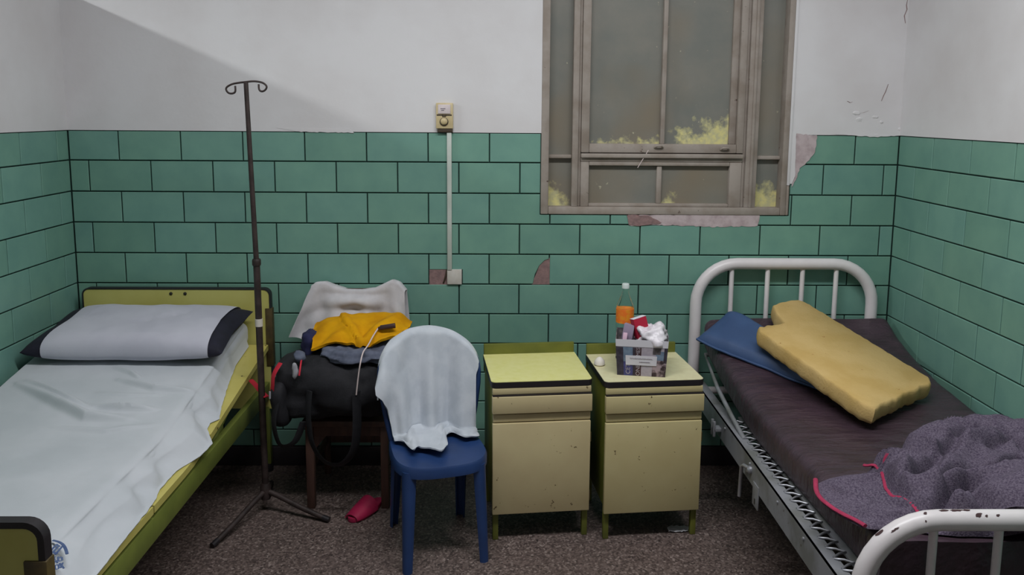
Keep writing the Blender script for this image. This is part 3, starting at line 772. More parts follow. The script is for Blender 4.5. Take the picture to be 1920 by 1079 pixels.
# clothes on the bag
def garment_fold(lines):
    def f(q):
        s = 0
        for path, wd, h in lines:
            d, sg, t = pl_dist(q.x, q.z, path); s += h*math.exp(-(d/wd)**2)
        return s
    return f
je = on_y(668, 668, -.43)
tag(blob('folded_jeans', (je.x+.005, -.40, .728), (.155, .135, .040), 'denim', None, e=3, e2=2.6, n=72, amp=.03, fs=14, seed=2, flatz=-.033,
    fold=garment_fold([([(-.14, .01), (-.02, -.01), (.14, .004)], .006, .012), ([(-.10, -.018), (.05, -.012), (.14, -.03)], .006, .01)])),
    'grey-blue jeans folded on the black bag', 'jeans')
nv_ = on_y(579, 645, -.36)
tag(blob('navy_shirt', (nv_.x+.006, -.335, .745), (.034, .085, .062), 'navycloth', None, e=2.6, e2=2.6, n=36, amp=.02, fs=18, seed=8), 'navy cloth bundle squeezed left of the yellow garment', 'clothing')
YC = Vector((1.425, -.335, .80))
def yellow_pt(u, v):
    # a garment doubled over: v runs from its rear edge over the crest to the front hem
    s = -1+2*u
    x = 1.452+s*.212+.012*math.sin(v*5)*s
    crest = .835 + .012*math.sin(s*2.6+.6) - .03*sstep(abs(s), .72, 1) + .006*nz(x*9, v*3)
    hemz = interp(s, ((-1, .748), (-.75, .752), (-.45, .775), (-.1, .772), (.03, .752), (.14, .742), (.24, .752), (.4, .776), (.7, .788), (1, .80)))
    if v < .25:
        t = v/.25; return (x, -.17-.05*t, .775+(crest-.775)*t**.7)
    t = (v-.25)/.75
    y = -.22-.235*t**.85-.018*math.sin(math.pi*t)
    z = crest+(hemz-crest)*t**1.5
    d, sg, tt = pl_dist(s, t, [(-.45, .02), (-.2, .5), (.1, .95)])
    z += .024*math.exp(-(d/.10)**2)*(1 if sg < 0 else .3); y -= .012*math.exp(-(d/.1)**2)
    d, sg, tt = pl_dist(s, t, [(.75, .1), (.45, .45), (.16, .95)])
    z += .011*math.exp(-(d/.09)**2); y -= .012*math.exp(-(d/.10)**2)
    z += .007*math.sin(s*9+t*7)*t + .006*nz(s*3, t*4, 2, 1.5)
    return (x, y, z)
tag(cloth('yellow_garment', yellow_pt, 64, 48, 'mustard', None, .012), 'mustard yellow garment thrown on top of the pile on the wooden chair', 'clothing')
b0, b1 = on_y(661, 601, -.25), on_y(717, 600, -.25)
tag(box('brown_case', (b0.x, b1.x), (-.285, -.235), (b0.z-.012, b0.z+.010), 'brownitem', None, .008), 'flat brown case lying on the mustard garment', 'case')
g0, g1 = on_y(709, 616, -.42), on_y(741, 611, -.42)
gd = thing('cord_gadget', (g0.x, -.36, g0.z-.012), 'small dark cylinder with a dangling pale cord on the mustard garment', 'gadget')
tube('cylinder_body', [g0, g0+(g1-g0)*.12, g0+(g1-g0)*.15, g1], [.006, .008, .012, .012], 'gadget', gd, 12)
tube('cord', smooth_path([g0, on_y(700, 630, -.46), on_y(690, 648, -.52), on_y(681, 661, -.555), on_y(676, 680, -.60), on_y(672, 705, -.605), on_y(668, 741, -.605)], 6), .0032, 'cord', gd, 8)
# pink slipper on the floor
SLP = on_z(688, 978, 0)
sl = thing('slipper', (SLP.x, SLP.y+.06, 0), 'pink rubber slipper on the floor under the wooden chair', 'slipper')
XS = Matrix.Translation((SLP.x-.018, SLP.y+.085, 0)) @ Matrix.Rotation(math.radians(-28), 4, 'Z')
def sole(name, z0, z1, sc, m):
    P = []
    for k in range(28):
        a = 2*math.pi*k/28; yy = math.sin(a)*.115*sc; ww = .043*sc*(1-.18*math.sin(a))
        P.append(XS @ Vector((math.cos(a)*ww, yy, z0)))
    return prism(name, P, (0, 0, z1-z0), m, sl, .003, True)
sole('sole', .001, .022, 1, 'pink')
def upper(u, v):
    a = math.pi*u; y = -.105+.13*v; wv = .046*(1-.35*(1-v)**2)
    return XS @ Vector((math.cos(a)*wv, y, .012+math.sin(a)*(.018+.036*v)))
cloth('upper', upper, 24, 14, 'pink', sl, .005)

# ------------------------------------------------------------------ blue plastic chair
C0 = Vector((1.832, -.765, 0)); RC = math.radians(16)
XC = Matrix.Translation(C0) @ Matrix.Rotation(RC, 4, 'Z')
pc = thing('plastic_chair', C0, 'blue plastic chair standing in front of the nightstands under a white towel', 'chair')
SZ = .432
def seat_mesh():
    V, F = [], []; n = 56; prof = [(.0, SZ-.012), (.55, SZ-.008), (.86, SZ-.002), (.97, SZ+.002), (1.0, SZ-.008), (1.0, SZ-.042), (.965, SZ-.045), (.95, SZ-.03), (.0, SZ-.035)]
    for k, (s, z) in enumerate(prof):
        for i in range(n):
            a = 2*math.pi*i/n; e = .62
            x = math.copysign(abs(math.cos(a))**e, math.cos(a))*.192; y = math.copysign(abs(math.sin(a))**e, math.sin(a))*.200
            if y < 0: z2 = z - .012*(y/.2)**2*(s)
            else: z2 = z
            V.append(XC @ Vector((x*max(s, .002)*(1+.04*(-y/.2)), y*max(s, .002)-.005, z2)))
    for k in range(len(prof)-1):
        for i in range(n): F.append([k*n+i, k*n+(i+1) % n, (k+1)*n+(i+1) % n, (k+1)*n+i])
    F += [list(range(n)), [(len(prof)-1)*n+i for i in range(n)][::-1]]
    return mk('seat', V, F, 'bluep', pc, angle=45)
seat_mesh()
def chair_leg(top, bot, w0, w1, turn):
    # channel-shaped moulded leg, open to the inside
    V, F = [], []; N = 8
    for k in range(N+1):
        t = k/N; c = Vector(top).lerp(Vector(bot), t); wd = w0+(w1-w0)*t; n = 9
        for s in (1, .78):
            for i in range(n):
                a = math.radians(turn-100+200*i/(n-1))
                V.append(XC @ Vector((c.x+math.cos(a)*wd*s, c.y+math.sin(a)*wd*s, c.z)))
    n = 9
    for k in range(N):
        for s in (0, 1):
            for i in range(n-1):
                a = k*18+s*9+i; F.append([a, a+1, a+19, a+18])
        for i in (0, n-1): a = k*18+i; F.append([a, a+9, a+27, a+18])
    for k in (0, N):
        for i in range(n-1): a = k*18+i; F.append([a, a+1, a+10, a+9])
    return mk('leg', V, F, 'bluep', pc, angle=50)
chair_leg((-.139, -.150, SZ-.03), (-.158, -.196, 0), .031, .021, 225); chair_leg((.139, -.150, SZ-.03), (.152, -.194, 0), .031, .021, 315)
chair_leg((-.136, .138, SZ-.03), (-.150, .186, 0), .031, .021, 135); chair_leg((.136, .138, SZ-.03), (.146, .188, 0), .031, .021, 45)
def back_hw(t):
    """half width of the arched back at height t (0 seat .. 1 top)"""
    wd = interp(t, ((0, .168), (.25, .190), (.5, .207), (.66, .212), (1, .212)))
    if t > .60: wd *= max(0.0, 1-((t-.60)/.40)**2.6)**.5
    return wd
def back_y(x, t): return .172+.075*t-.10*(x/.2)**2*(1-.25*t)
def back_pt(s, t, off=0):
    x = s*back_hw(t); return Vector((x, back_y(x, t)-off, SZ-.01+.434*t))
def back_mesh():
    V, F = [], []; ns, nt = 30, 36
    for off in (0, -.006):
        for j in range(nt+1):
            for i in range(ns+1): V.append(XC @ back_pt(-1+2*i/ns, j/nt*.998, off))
    W_ = ns+1; N_ = W_*(nt+1)
    for j in range(nt):
        for i in range(ns):
            s = -1+2*(i+.5)/ns; t = (j+.5)/nt
            if .18 < t < .52 and (i % 6) in (2, 3) and abs(s) < .75: continue   # open slots
            a = j*W_+i
            F += [[a, a+1, a+W_+1, a+W_], [N_+a, N_+a+W_, N_+a+W_+1, N_+a+1]]
    bm = bmesh.new(); vs = [bm.verts.new(v) for v in V]
    for f in F: bm.faces.new([vs[i] for i in f])
    bmesh.ops.bridge_loops if False else None
    loose = [e for e in bm.edges if len(e.link_faces) == 1]
    bmesh.ops.delete(bm, geom=[v for v in bm.verts if not v.link_faces], context='VERTS')
    bm.verts.index_update(); return mkbm('backrest', bm, 'bluep', pc, True, angle=60)
back_mesh()
rim = [back_pt(-1, t, 0) for t in np.linspace(0, .60, 14)] + [back_pt(-1, .60+.40*math.sin(a), 0) for a in np.linspace(.1, math.pi/2, 22)]
rim = [XC @ p for p in rim] + [XC @ Vector((-p.x, p.y, p.z)) for p in rim[::-1][1:]]
tube('back_rim', rim, .013, 'bluep', pc, 10)
# towel over it
def crest(x):
    """height t of the arch above position x"""
    x = min(abs(x), .2115); return .60+.40*max(0, 1-(x/.212)**2)**(1/2.6)
def towel1(u, v):
    s = -1+2*u
    # v 0: rear hem, .2: over the rim, .86: lower back, 1: lying on the seat
    xc = s*.208; tc = crest(xc); zc_ = SZ-.01+.434*tc+.018
    if v < .2:
        t = v/.2; z = zc_-.16*(1-t)**1.2
        a = sstep(t, .75, 1)
        return XC @ Vector((xc*(1.02+.02*(1-t)), back_y(xc, tc)+.020*(1-a)+.004+.004*math.sin(s*15), z-.006*a*0))
    t = (v-.2)/.8; zs = SZ+.016
    wl = interp(t, ((0, .208), (.10, .218), (.24, .236), (.31, .240), (.38, .214), (.52, .192), (.75, .176), (1, .166)))
    wr_ = interp(t, ((0, .208), (.10, .205), (.2, .196), (.5, .188), (.8, .180), (1, .182)))
    if t < .84:
        k = t/.84; x = s*(wl if s < 0 else wr_)
        z = zc_+(zs+.02-zc_)*k
        T_ = min(1, max(0, (z-SZ+.01)/.434)); xx = max(-.2, min(.2, x))
        g = sstep(k, 0, .05)
        y = back_y(xx, min(T_, tc)) - (.016+.004)*g - g*(.008+.026*k)*(1+math.sin(s*8.5+.6+.8*k)*.9) - .008*math.sin(s*19+2*k)*k
        if s < -.7: y -= .035*(-s-.7)/.3*math.exp(-((k-.36)/.22)**2)
        return XC @ Vector((x, y, z))
    k = (t-.84)/.16; x = s*(wl if s < 0 else wr_)
    ext = interp(s, ((-1, .03), (-.75, .05), (-.66, .15), (-.2, .225), (.18, .18), (.26, .075), (1, .05)))
    y0 = back_y(x, .07)-.020-.034*(1+math.sin(s*8.5+1.4)*.9)-.008*math.sin(s*19+2)
    bump = .012*abs(math.sin(k*5+s*4))*(1-k*.4) + .022*math.exp(-((s+.58)/.10)**2)*(1-.5*k) + .016*math.exp(-((s-.22)/.07)**2)*(1-k)
    z = zs + .02*(1-k)**2 + bump*min(1, k*4) - .004
    return XC @ Vector((x, y0-ext*k, z))
tag(cloth('bath_towel', towel1, 72, 84, 'terry', None, .006), 'white towel draped over the back and seat of the blue plastic chair', 'towel')

# ------------------------------------------------------------------ nightstands
def nightstand(cx, cy, rot, topm, frontm, label):
    t = thing('nightstand', (cx, cy+.2, 0), label, 'nightstand', 'nightstands by the wall')
    X = Matrix.Translation((cx, cy, 0)) @ Matrix.Rotation(math.radians(rot), 4, 'Z')
    B = lambda n, x, y, z, m, par=t, bev=.003: box(n, x, y, z, m, par, bev, X)
    hw, D = .214, .395
    for sx in (-1, 1):
        a, b = sorted((sx*(hw-.010), sx*(hw-.034)))
        B('leg', (a, b), (.012, .036), (0, .15), 'green_paint'); B('leg', (a, b), (D-.036, D-.012), (0, .15), 'green_paint')
        a, b = sorted((sx*(hw-.008), sx*(hw-.026))); B('side_panel', (a, b), (.012, D-.006), (.15, .672), 'green_paint')
    B('back_panel', (-hw+.026, hw-.026), (D-.018, D-.006), (.15, .672), 'green_paint')
    B('bottom_panel', (-hw+.026, hw-.026), (.012, D-.018), (.15, .165), 'green_paint')
    # top with rounded front corners and a dark edge
    def outl(i, z):
        P = [(-hw+i, D-i), ]
        r = .022
        for k in range(6): a = math.pi+math.pi/2*k/5; P.append((-hw+r+(r-i)*math.cos(a), r+(r-i)*math.sin(a)))
        for k in range(6): a = 1.5*math.pi+math.pi/2*k/5; P.append((hw-r+(r-i)*math.cos(a), r+(r-i)*math.sin(a)))
        P.append((hw-i, D-i)); return [X @ Vector((x, y, z)) for x, y in P]
    tp = prism('top_board', outl(0, .675), (0, 0, .023), 'black_edge', t)
    prism('laminate', outl(.0015, .698), (0, 0, .0022), topm, tp)
    sp = B('splash_board', (-hw+.004, hw-.004), (D-.002, D+.016), (.62, .748), 'green_paint')
    # front: rail, drawer, rail, door
    B('front_rail', (-hw+.006, hw-.006), (.0, .012), (.645, .672), frontm)
    dr = B('drawer', (-hw+.004, hw-.004), (-.016, .0115), (.567, .640), frontm)
    B('drawer_lip', (-hw+.006, hw-.006), (-.010, .0115), (.640, .6445), 'black_edge', dr, 0)
    B('front_rail', (-hw+.008, hw-.008), (-.002, .012), (.527, .560), frontm)
    d = B('door', (-hw+.006, hw-.008), (-.010, .0115), (.124, .523), frontm)
    B('hinge', (hw-.0085, hw-.004), (-.006, .004), (.43, .47), 'rust_tab', d, 0); B('hinge', (hw-.0085, hw-.004), (-.006, .004), (.17, .21), 'rust_tab', d, 0)
    B('carcass_shadow_gap', (-hw+.026, hw-.026), (.0125, .018), (.165, .672), 'hole')
    return X
X1 = nightstand(2.272, -.742, 6.0, 'yellow_top', 'pinkcream', 'nightstand with a bare yellow top next to the blue chair')
X2 = nightstand(2.742, -.738, 5.5, 'cream_top', 'cream', 'nightstand with a pale cream top carrying the printed box')

# ------------------------------------------------------------------ things on the nightstand
ZN = .7008
bl, br = on_z(1157, 703, ZN), on_z(1247, 708, ZN)
ang = math.atan2(br.y-bl.y, br.x-bl.x); BW = (br-bl).length
XBX = Matrix.Translation(bl) @ Matrix.Rotation(ang, 4, 'Z')
bx = thing('carton_box', bl + Vector((.1, .09, 0)), 'open carton covered in magazine print with a white name label', 'box')
BH, BD, FLR = .158, .175, .010
def bq(x, y, z):
    f = z/BH*FLR; cx = (x/BW-.5)*2
    return XBX @ Vector((x + cx*f, y-f*(1 if y < BD/2 else -1), z))
def panel(name, a, b, z0, z1, m, par, face='front', e=.0, th=.003):
    if face == 'front': P = [bq(a, -e, z0), bq(b, -e, z0), bq(b, -e, z1), bq(a, -e, z1)]; d = XBX.to_3x3() @ Vector((0, th, 0))
    elif face == 'back': P = [bq(a, BD+e, z0), bq(b, BD+e, z0), bq(b, BD+e, z1), bq(a, BD+e, z1)]; d = XBX.to_3x3() @ Vector((0, -th, 0))
    elif face == 'right': P = [bq(BW+e, a, z0), bq(BW+e, b, z0), bq(BW+e, b, z1), bq(BW+e, a, z1)]; d = XBX.to_3x3() @ Vector((-th, 0, 0))
    else: P = [bq(-e, a, z0), bq(-e, b, z0), bq(-e, b, z1), bq(-e, a, z1)]; d = XBX.to_3x3() @ Vector((th, 0, 0))
    return prism(name, P, d, m, par)
fp = panel('front_panel', 0, BW, 0, BH, 'p_grey', bx); panel('back_panel', 0, BW, 0, BH, 'cardside', bx, 'back')
panel('side_panel', 0, BD, 0, BH, 'cardside', bx, 'left'); panel('side_panel', 0, BD, 0, BH, 'cardside', bx, 'right')
prism('base_panel', [bq(.003, .003, .001), bq(BW-.003, .003, .001), bq(BW-.003, BD-.003, .001), bq(.003, BD-.003, .001)], (0, 0, .003), 'cardside', bx)
panel('white_rim', 0, BW*1.0, BH-.030, BH+.001, 'paperwhite', fp, e=.0012, th=.001)
S = BW/.92
for a, b, z0, z1, m in ((.0, .13, .0, .125, 'p_black'), (.07, .30, .0, .062, 'p_blue'), (.10, .30, .062, .126, 'p_teal'), (.30, .345, 0, .125, 'p_black'), (.345, .455, 0, .125, 'p_brown'),
                        (.455, .66, 0, .04, 'p_grey'), (.66, .80, .098, .126, 'cardside'), (.66, .92, .0, .072, 'p_photo'), (.72, .87, .06, .112, 'p_teal'), (.86, .92, .06, .127, 'p_black')):
    panel('print_block', a*S, b*S, z0, z1, m, fp, e=.0004+.00005*len(m), th=.0002)
# letters down the print columns and a scribbled label
def text(body, size, m, par, a, z, rot=0, e=.0016):
    cu = bpy.data.curves.new('lettering', 'FONT'); cu.body = body; cu.size = size; cu.extrude = .0001; cu.align_x = 'CENTER'; cu.align_y = 'CENTER'
    o = bpy.data.objects.new('lettering', cu); dg = bpy.context.evaluated_depsgraph_get(); COL.objects.link(o)
    dg.update(); me = bpy.data.meshes.new_from_object(o.evaluated_get(dg)); bpy.data.objects.remove(o)
    R = Matrix.Rotation(rot, 4, 'Z'); V = []
    for v in me.vertices:
        q = R @ v.co; V.append(bq(a+q.x, -e-q.z, z+q.y))
    mk('lettering', V, [list(p.vertices) for p in me.polygons], m, par, False)
text('CET', .026, 'p_grey', fp, .215*S, .030, math.pi/2); text('ONES', .024, 'p_grey', fp, .40*S, .032, math.pi/2); text('TIMES', .022, 'p_grey', fp, .40*S, .098, math.pi/2)
lb = panel('name_label', .17*S, .74*S, .048, .090, 'paperwhite', fp, e=.003, th=.0012)
for z, a0, a1, amp in ((.077, .25, .66, .004), (.062, .42, .62, .003)):
    tube('handwriting', [bq((a0+(a1-a0)*k/46)*S, -.0036, z+amp*math.sin(k*1.9)*(.5+.5*math.sin(k*.7))) for k in range(47)], .0007, 'inkmark', lb, 5)
# contents
def inbox(x, y, z): return bq(x*BW, y*BD, z)
tag(blob('plastic_bag', inbox(.68, .42, .152), (.072, .066, .058), 'baggy', None, n=56, amp=.035, fs=22, seed=5), 'white crumpled plastic bag bulging from the printed carton', 'plastic bag')
def card(name, c, sx, sy, sz, m, rx, ry, rz, label, cat):
    X = Matrix.Translation(c) @ Matrix.Rotation(ang+rz, 4, 'Z') @ Matrix.Rotation(rx, 4, 'X') @ Matrix.Rotation(ry, 4, 'Y')
    t = thing(name, c, label, cat); box('pack_body', (-sx/2, sx/2), (-sy/2, sy/2), (-sz/2, sz/2), m, t, .0015, X); return t, X
t, X = card('crimson_box', inbox(.46, .45, .195), .062, .034, .085, 'crimson', -.15, math.radians(-12), math.radians(28), 'crimson cardboard box sticking up from the printed carton', 'box')
box('box_flap', (-.031, .031), (-.017, .017), (.0426, .0445), 'paperwhite', t, .001, X)
card('lilac_packet', inbox(.24, .40, .170), .045, .03, .075, 'lilac', -.1, .15, -.2, 'lilac grey packet leaning inside the printed carton', 'packet')
card('pink_packet', inbox(.17, .22, .152), .018, .006, .05, 'pinkpack', -.15, .1, .0, 'small pink strip packet at the front of the printed carton', 'packet')
# soda bottle
bp = Vector((on_y(1172.5, 560, -.44).x, -.44, ZN))
bo = thing('soda_bottle', bp, 'clear plastic soda bottle with an orange label behind the carton', 'bottle')
lathe('bottle_body', bp, [(.028, 0), (.037, .006), (.039, .02), (.038, .1), (.039, .16), (.039, .235), (.036, .252), (.026, .278), (.016, .300), (.013, .322), (.013, .333)], 'clear', bo, 32)
lathe('cap', bp+Vector((0, 0, .328)), [(.0165, 0), (.0165, .018), (.0145, .021)], 'capwhite', bo, 24)
zl0, zl1 = on_y(1172, 604, -.44).z-ZN, on_y(1172, 578, -.44).z-ZN
lathe('label_band', bp+Vector((0, 0, zl0)), [(.0385, 0), (.0402, .0005), (.0402, zl1-zl0-.0005), (.0385, zl1-zl0)], 'orangelabel', bo, 32)
# little white lump
wp = on_z(1124, 685, ZN)
lathe('round_container', wp, [(.018, 0), (.024, .005), (.023, .018), (.017, .027), (.010, .034), (.004, .037)], 'eggwhite', None, 20)
tag(bpy.data.objects['round_container'], 'small rounded white container on the cream nightstand top beside the carton', 'container')
# foil scrap on the floor
fo = on_z(1271, 995, 0)
def foil_pt(u, v):
    x = (u-.5)*.095*(1-.3*abs(v-.5)); y = (v-.5)*.05*(1-.5*(u-.5)**2)
    return (fo.x+x+.2*y, fo.y+y, .005+.008*abs(nz(u*4, v*4, 3, 1.4))+.006*abs(math.sin(u*9+v*4))*(1-abs(2*v-1)*.6))
tag(cloth('foil_scrap', foil_pt, 16, 10, 'foil', None, .0008), 'crumpled silver foil scrap on the floor below the nightstand', 'foil')

# ------------------------------------------------------------------ white tubular bed on the right
rb = thing('tubular_bed', (3.5, -1.0, 0), 'white enamelled tubular hospital bed with chipped footboard along the right wall', 'bed')
TR = .0285
def hoop(name, y, xl, xr, ztop, r, bars, brad, m, zcross):
    P = [(xl, y, .02), (xl, y, ztop-r)]
    for k in range(1, 10): a = math.pi-math.pi/2*k/9; P.append((xl+r+r*math.cos(a), y, ztop-r+r*math.sin(a)))
    for k in range(0, 10): a = math.pi/2-math.pi/2*k/9; P.append((xr-r+r*math.cos(a), y, ztop-r+r*math.sin(a)))
    P += [(xr, y, .02)]
    h = tube(name, P, TR, m, rb, 20)
    for x in bars:
        zt_ = ztop if xl+r < x < xr-r else ztop
        tube('bar', [(x, y, zcross), (x, y, ztop-TR*.6)], brad, m, h, 10)
    tube('cross_tube', [(xl, y, zcross), (xr, y, zcross)], .018, m, h, 12)
    for x in (xl, xr): lathe('foot_cap', (x, y, 0), [(.034, 0), (.034, .02), (.030, .03)], 'black_edge', h, 16)
    return h
hl, hr = on_y(1302.5, 620, -.05).x, on_y(1631, 590, -.05).x
hoop('headboard', -.05, hl, hr+.004, on_y(1450, 495, -.05).z, .20, [on_y(x, 560, -.05).x for x in (1370, 1437, 1502, 1565)], .0118, 'white_enamel2', .42)
YFB = -1.935
fl_ = on_y(1597, 1079, YFB).x+TR
ftop = on_y(1800, 976, YFB).z
b1_, b2_ = on_y(1747, 1040, YFB).x, on_y(1869, 1040, YFB).x
fboard = hoop('footboard', YFB, fl_, fl_+.895, ftop, .20, [b1_, b2_, 2*b2_-b1_, 3*b2_-2*b1_], .0118, 'white_enamel2', .36)
FP = [(fl_, YFB, .02), (fl_, YFB, ftop-.20)] + [(fl_+.2-.2*math.cos(a), YFB, ftop-.2+.2*math.sin(a)) for a in np.linspace(.08, math.pi/2, 14)] + [(fl_+.7, YFB, ftop)]
def tube_hit(x, y):
    d = ray(x, y).normalized(); t = 1.0
    for _ in range(60):
        p = CAM+d*t; q = pl_dist(p.x, p.z, [(a, c) for a, b, c in FP])[0]
        dist = math.hypot(q, p.y-YFB)-TR
        t += max(dist, .0002)
        if dist < .0003: return p
    return None
rc = random.Random(5)
for x, y, a, b in ((1648, 999, 9, 5), (1678, 994, 8, 4), (1735, 963, 4, 2.5), (1770, 958, 11, 2.2), (1793, 957.5, 13, 2.5), (1812, 957, 8, 2), (1835, 966, 7, 5), (1850, 968, 3, 3), (1871, 967, 4, 2.5), (1736, 978, 2, 2)):
    P = []
    for k in range(14):
        th = 2*math.pi*k/14; rr = rc.uniform(.65, 1.1); h = tube_hit(x+math.cos(th)*a*rr-(math.sin(th)*b*.4 if x < 1700 else 0), y+math.sin(th)*b*rr-(math.cos(th)*a*.45 if x < 1700 else 0))
        if h is not None and (not P or (h-P[-1]).length > .0006): P.append(h)
    if len(P) < 5: continue
    c = tube_hit(x, y) or sum(P, Vector())/len(P)
    V = [c]+P; nrm = (CAM-c).normalized()*.0006; n = len(P)
    V = [v+nrm for v in V]
    mk('paint_chip', V, [[0, 1+k, 1+(k+1) % n] for k in range(n)], 'p_brown', fboard, False)
RX = 3.078
def angle_rail(name, x, sg):
    bm = bmesh.new()
    box_bm(bm, sorted((x, x+sg*.005)), (YFB+.02, -.07), (.372, .470)); box_bm(bm, sorted((x, x+sg*.045)), (YFB+.02, -.07), (.465, .470))
    bm.verts.index_update(); return mkbm(name, bm, 'greymetal', rb, False)
rail = angle_rail('side_rail', RX, 1); angle_rail('side_rail', 3.965, -1)
# bolts and brackets on the near rail
for y in (-.62, -.98, -1.3, -1.55): lathe('bolt', (RX, y, .445), [(.006, 0), (.006, .004), (.003, .006)], 'steel', rail, 10, (-1, 0, 0))
hp = on_x(1337, 803, 3.045)
for dy in (-.012, .018): box('socket_prong', (3.040, 3.052), (hp.y+dy-.006, hp.y+dy+.006), (hp.z-.035, hp.z+.035), 'greymetal', rail, .002)
box('socket_plate', (3.046, RX), (hp.y-.018, hp.y+.024), (hp.z-.012, hp.z+.004), 'greymetal', rail, .002)
r0, r1 = on_x(1392, 880, 3.062), on_x(1387, 928, 3.062)
tube('crank_rod', [(RX, r0.y-.05, .425), (3.060, r0.y-.02, .428), (3.058, r0.y, .415), (3.056, r0.y+.006, r1.z)], .0075, 'steel', rail, 10)
lathe('crank_pivot', (RX, r0.y-.055, .425), [(.016, 0), (.016, .008), (.009, .016)], 'steel', rail, 14, (-1, 0, 0))
pb = on_x(1417, 930, RX)
box('hook_plate', (RX-.004, RX+.001), (pb.y-.035, pb.y+.03), (pb.z-.045, .40), 'greymetal', rail, .001)
box('hook_slot', (RX-.0046, RX-.0035), (pb.y-.006, pb.y+.004), (pb.z-.034, pb.z-.012), 'hole', rail, 0)
# coil links between rail and spring mesh
k = 0; y = -.60
while y > -1.86:
    a = Vector((RX+.030, y, .472)); b = Vector((RX+.078, y-.030, .474)); c = Vector((RX+.030, y-.056, .472))
    tube('spring', [a, a.lerp(b, .5)+Vector((0, 0, .004)), b, b.lerp(c, .5)+Vector((0, 0, .004)), c], .0042, 'steel', rb, 6); y -= .062; k += 1
frm = box('mesh_frame', (RX+.075, 3.92), (YFB+.06, -.55), (.462, .472), 'greymetal', rb, .002)
def mprof(y): return interp(-y, ((.05, .815), (.10, .80), (.2, .748), (.37, .698), (.6, .652), (.9, .625), (1.2, .615), (1.9, .620)))
def mbot(y): return interp(-y, ((.05, .655), (.2, .600), (.37, .556), (.6, .510), (.85, .4745), (1.9, .4745)))
# raised backrest frame
tube('backrest_frame', [(RX+.03, -.80, .468), (RX+.03, -.60, .497), (RX+.03, -.37, .540), (RX+.03, -.12, .625), (3.93, -.12, .625), (3.93, -.37, .54), (3.93, -.80, .468)], .010, 'greymetal', rb, 10)
def mb2(x, y):
    return .007*nz(x, y, 2, 4) + .004*abs(nz(x, y*2, 6, 9)) - .012*sstep(3.30-x, 0, .2)*(1 if y > -1.2 else .6)
tag(mattress('vinyl_mattress', lambda y: interp(-y, ((.1, 3.108), (.8, 3.130), (1.9, 3.165))), 4.025, -.09, -1.885, mbot, mprof, 'vinyl', .04, 50, 90, mb2), 'dark brown vinyl mattress on the white tubular bed', 'mattress')
def mtop(x, y): return mprof(y)+mb2(x, y)
# blue cushion under the foam
A_ = Vector((3.038, -.225, .735)); B_ = Vector((3.225, -.075, .868)); L_ = Vector((.66, -.75, 0))
cu_ = thing('blue_cushion', (3.3, -.4, .68), 'blue vinyl cushion wedged beneath the yellow foam on the brown mattress', 'cushion')
def cush(a, b, side):
    # a 0..1 along, b 0..1 across
    base = A_.lerp(B_, b) + L_*(.78*a)
    zg = mtop(min(4.0, max(3.11, base.x)), min(-.1, base.y))
    z0 = max(zg+.004, interp(a, ((0, A_.lerp(B_, b).z-.05), (.35, zg+.004), (1, zg+.004))))
    e = (1-(2*a-1)**10)*(1-(2*b-1)**6)
    t = .008+.048*max(0, e)**.5
    return Vector((base.x, base.y, z0 + (t if side else 0) + .004*nz(base.x, base.y, 1, 8)))
def cush_mesh():
    V, F = [], []; na, nb = 44, 20; W_ = nb+1; N_ = W_*(na+1)
    for side in (1, 0):
        for i in range(na+1):
            for j in range(nb+1): V.append(cush(i/na, j/nb, side))
    for i in range(na):
        for j in range(nb):
            a = i*W_+j; F += [[a, a+1, a+W_+1, a+W_], [N_+a, N_+a+W_, N_+a+W_+1, N_+a+1]]
    for i in range(na):
        for j in (0, nb): a = i*W_+j; F.append([a, a+W_, N_+a+W_, N_+a])
    for j in range(nb):
        for i in (0, na): a = i*W_+j; F.append([a, a+1, N_+a+1, N_+a])
    return mk('cushion_body', V, F, 'bluevinyl', cu_, angle=70)
cb = cush_mesh()
tube('piping', [cush(k/40, 0, 1)+Vector((-.002, -.004, -.002)) for k in range(41)], .006, 'bluevinyl', cu_, 8)
tube('piping', [cush(k/40, 0, 0)+Vector((-.002, -.004, .004)) for k in range(41)], .005, 'bluevinyl', cu_, 8)
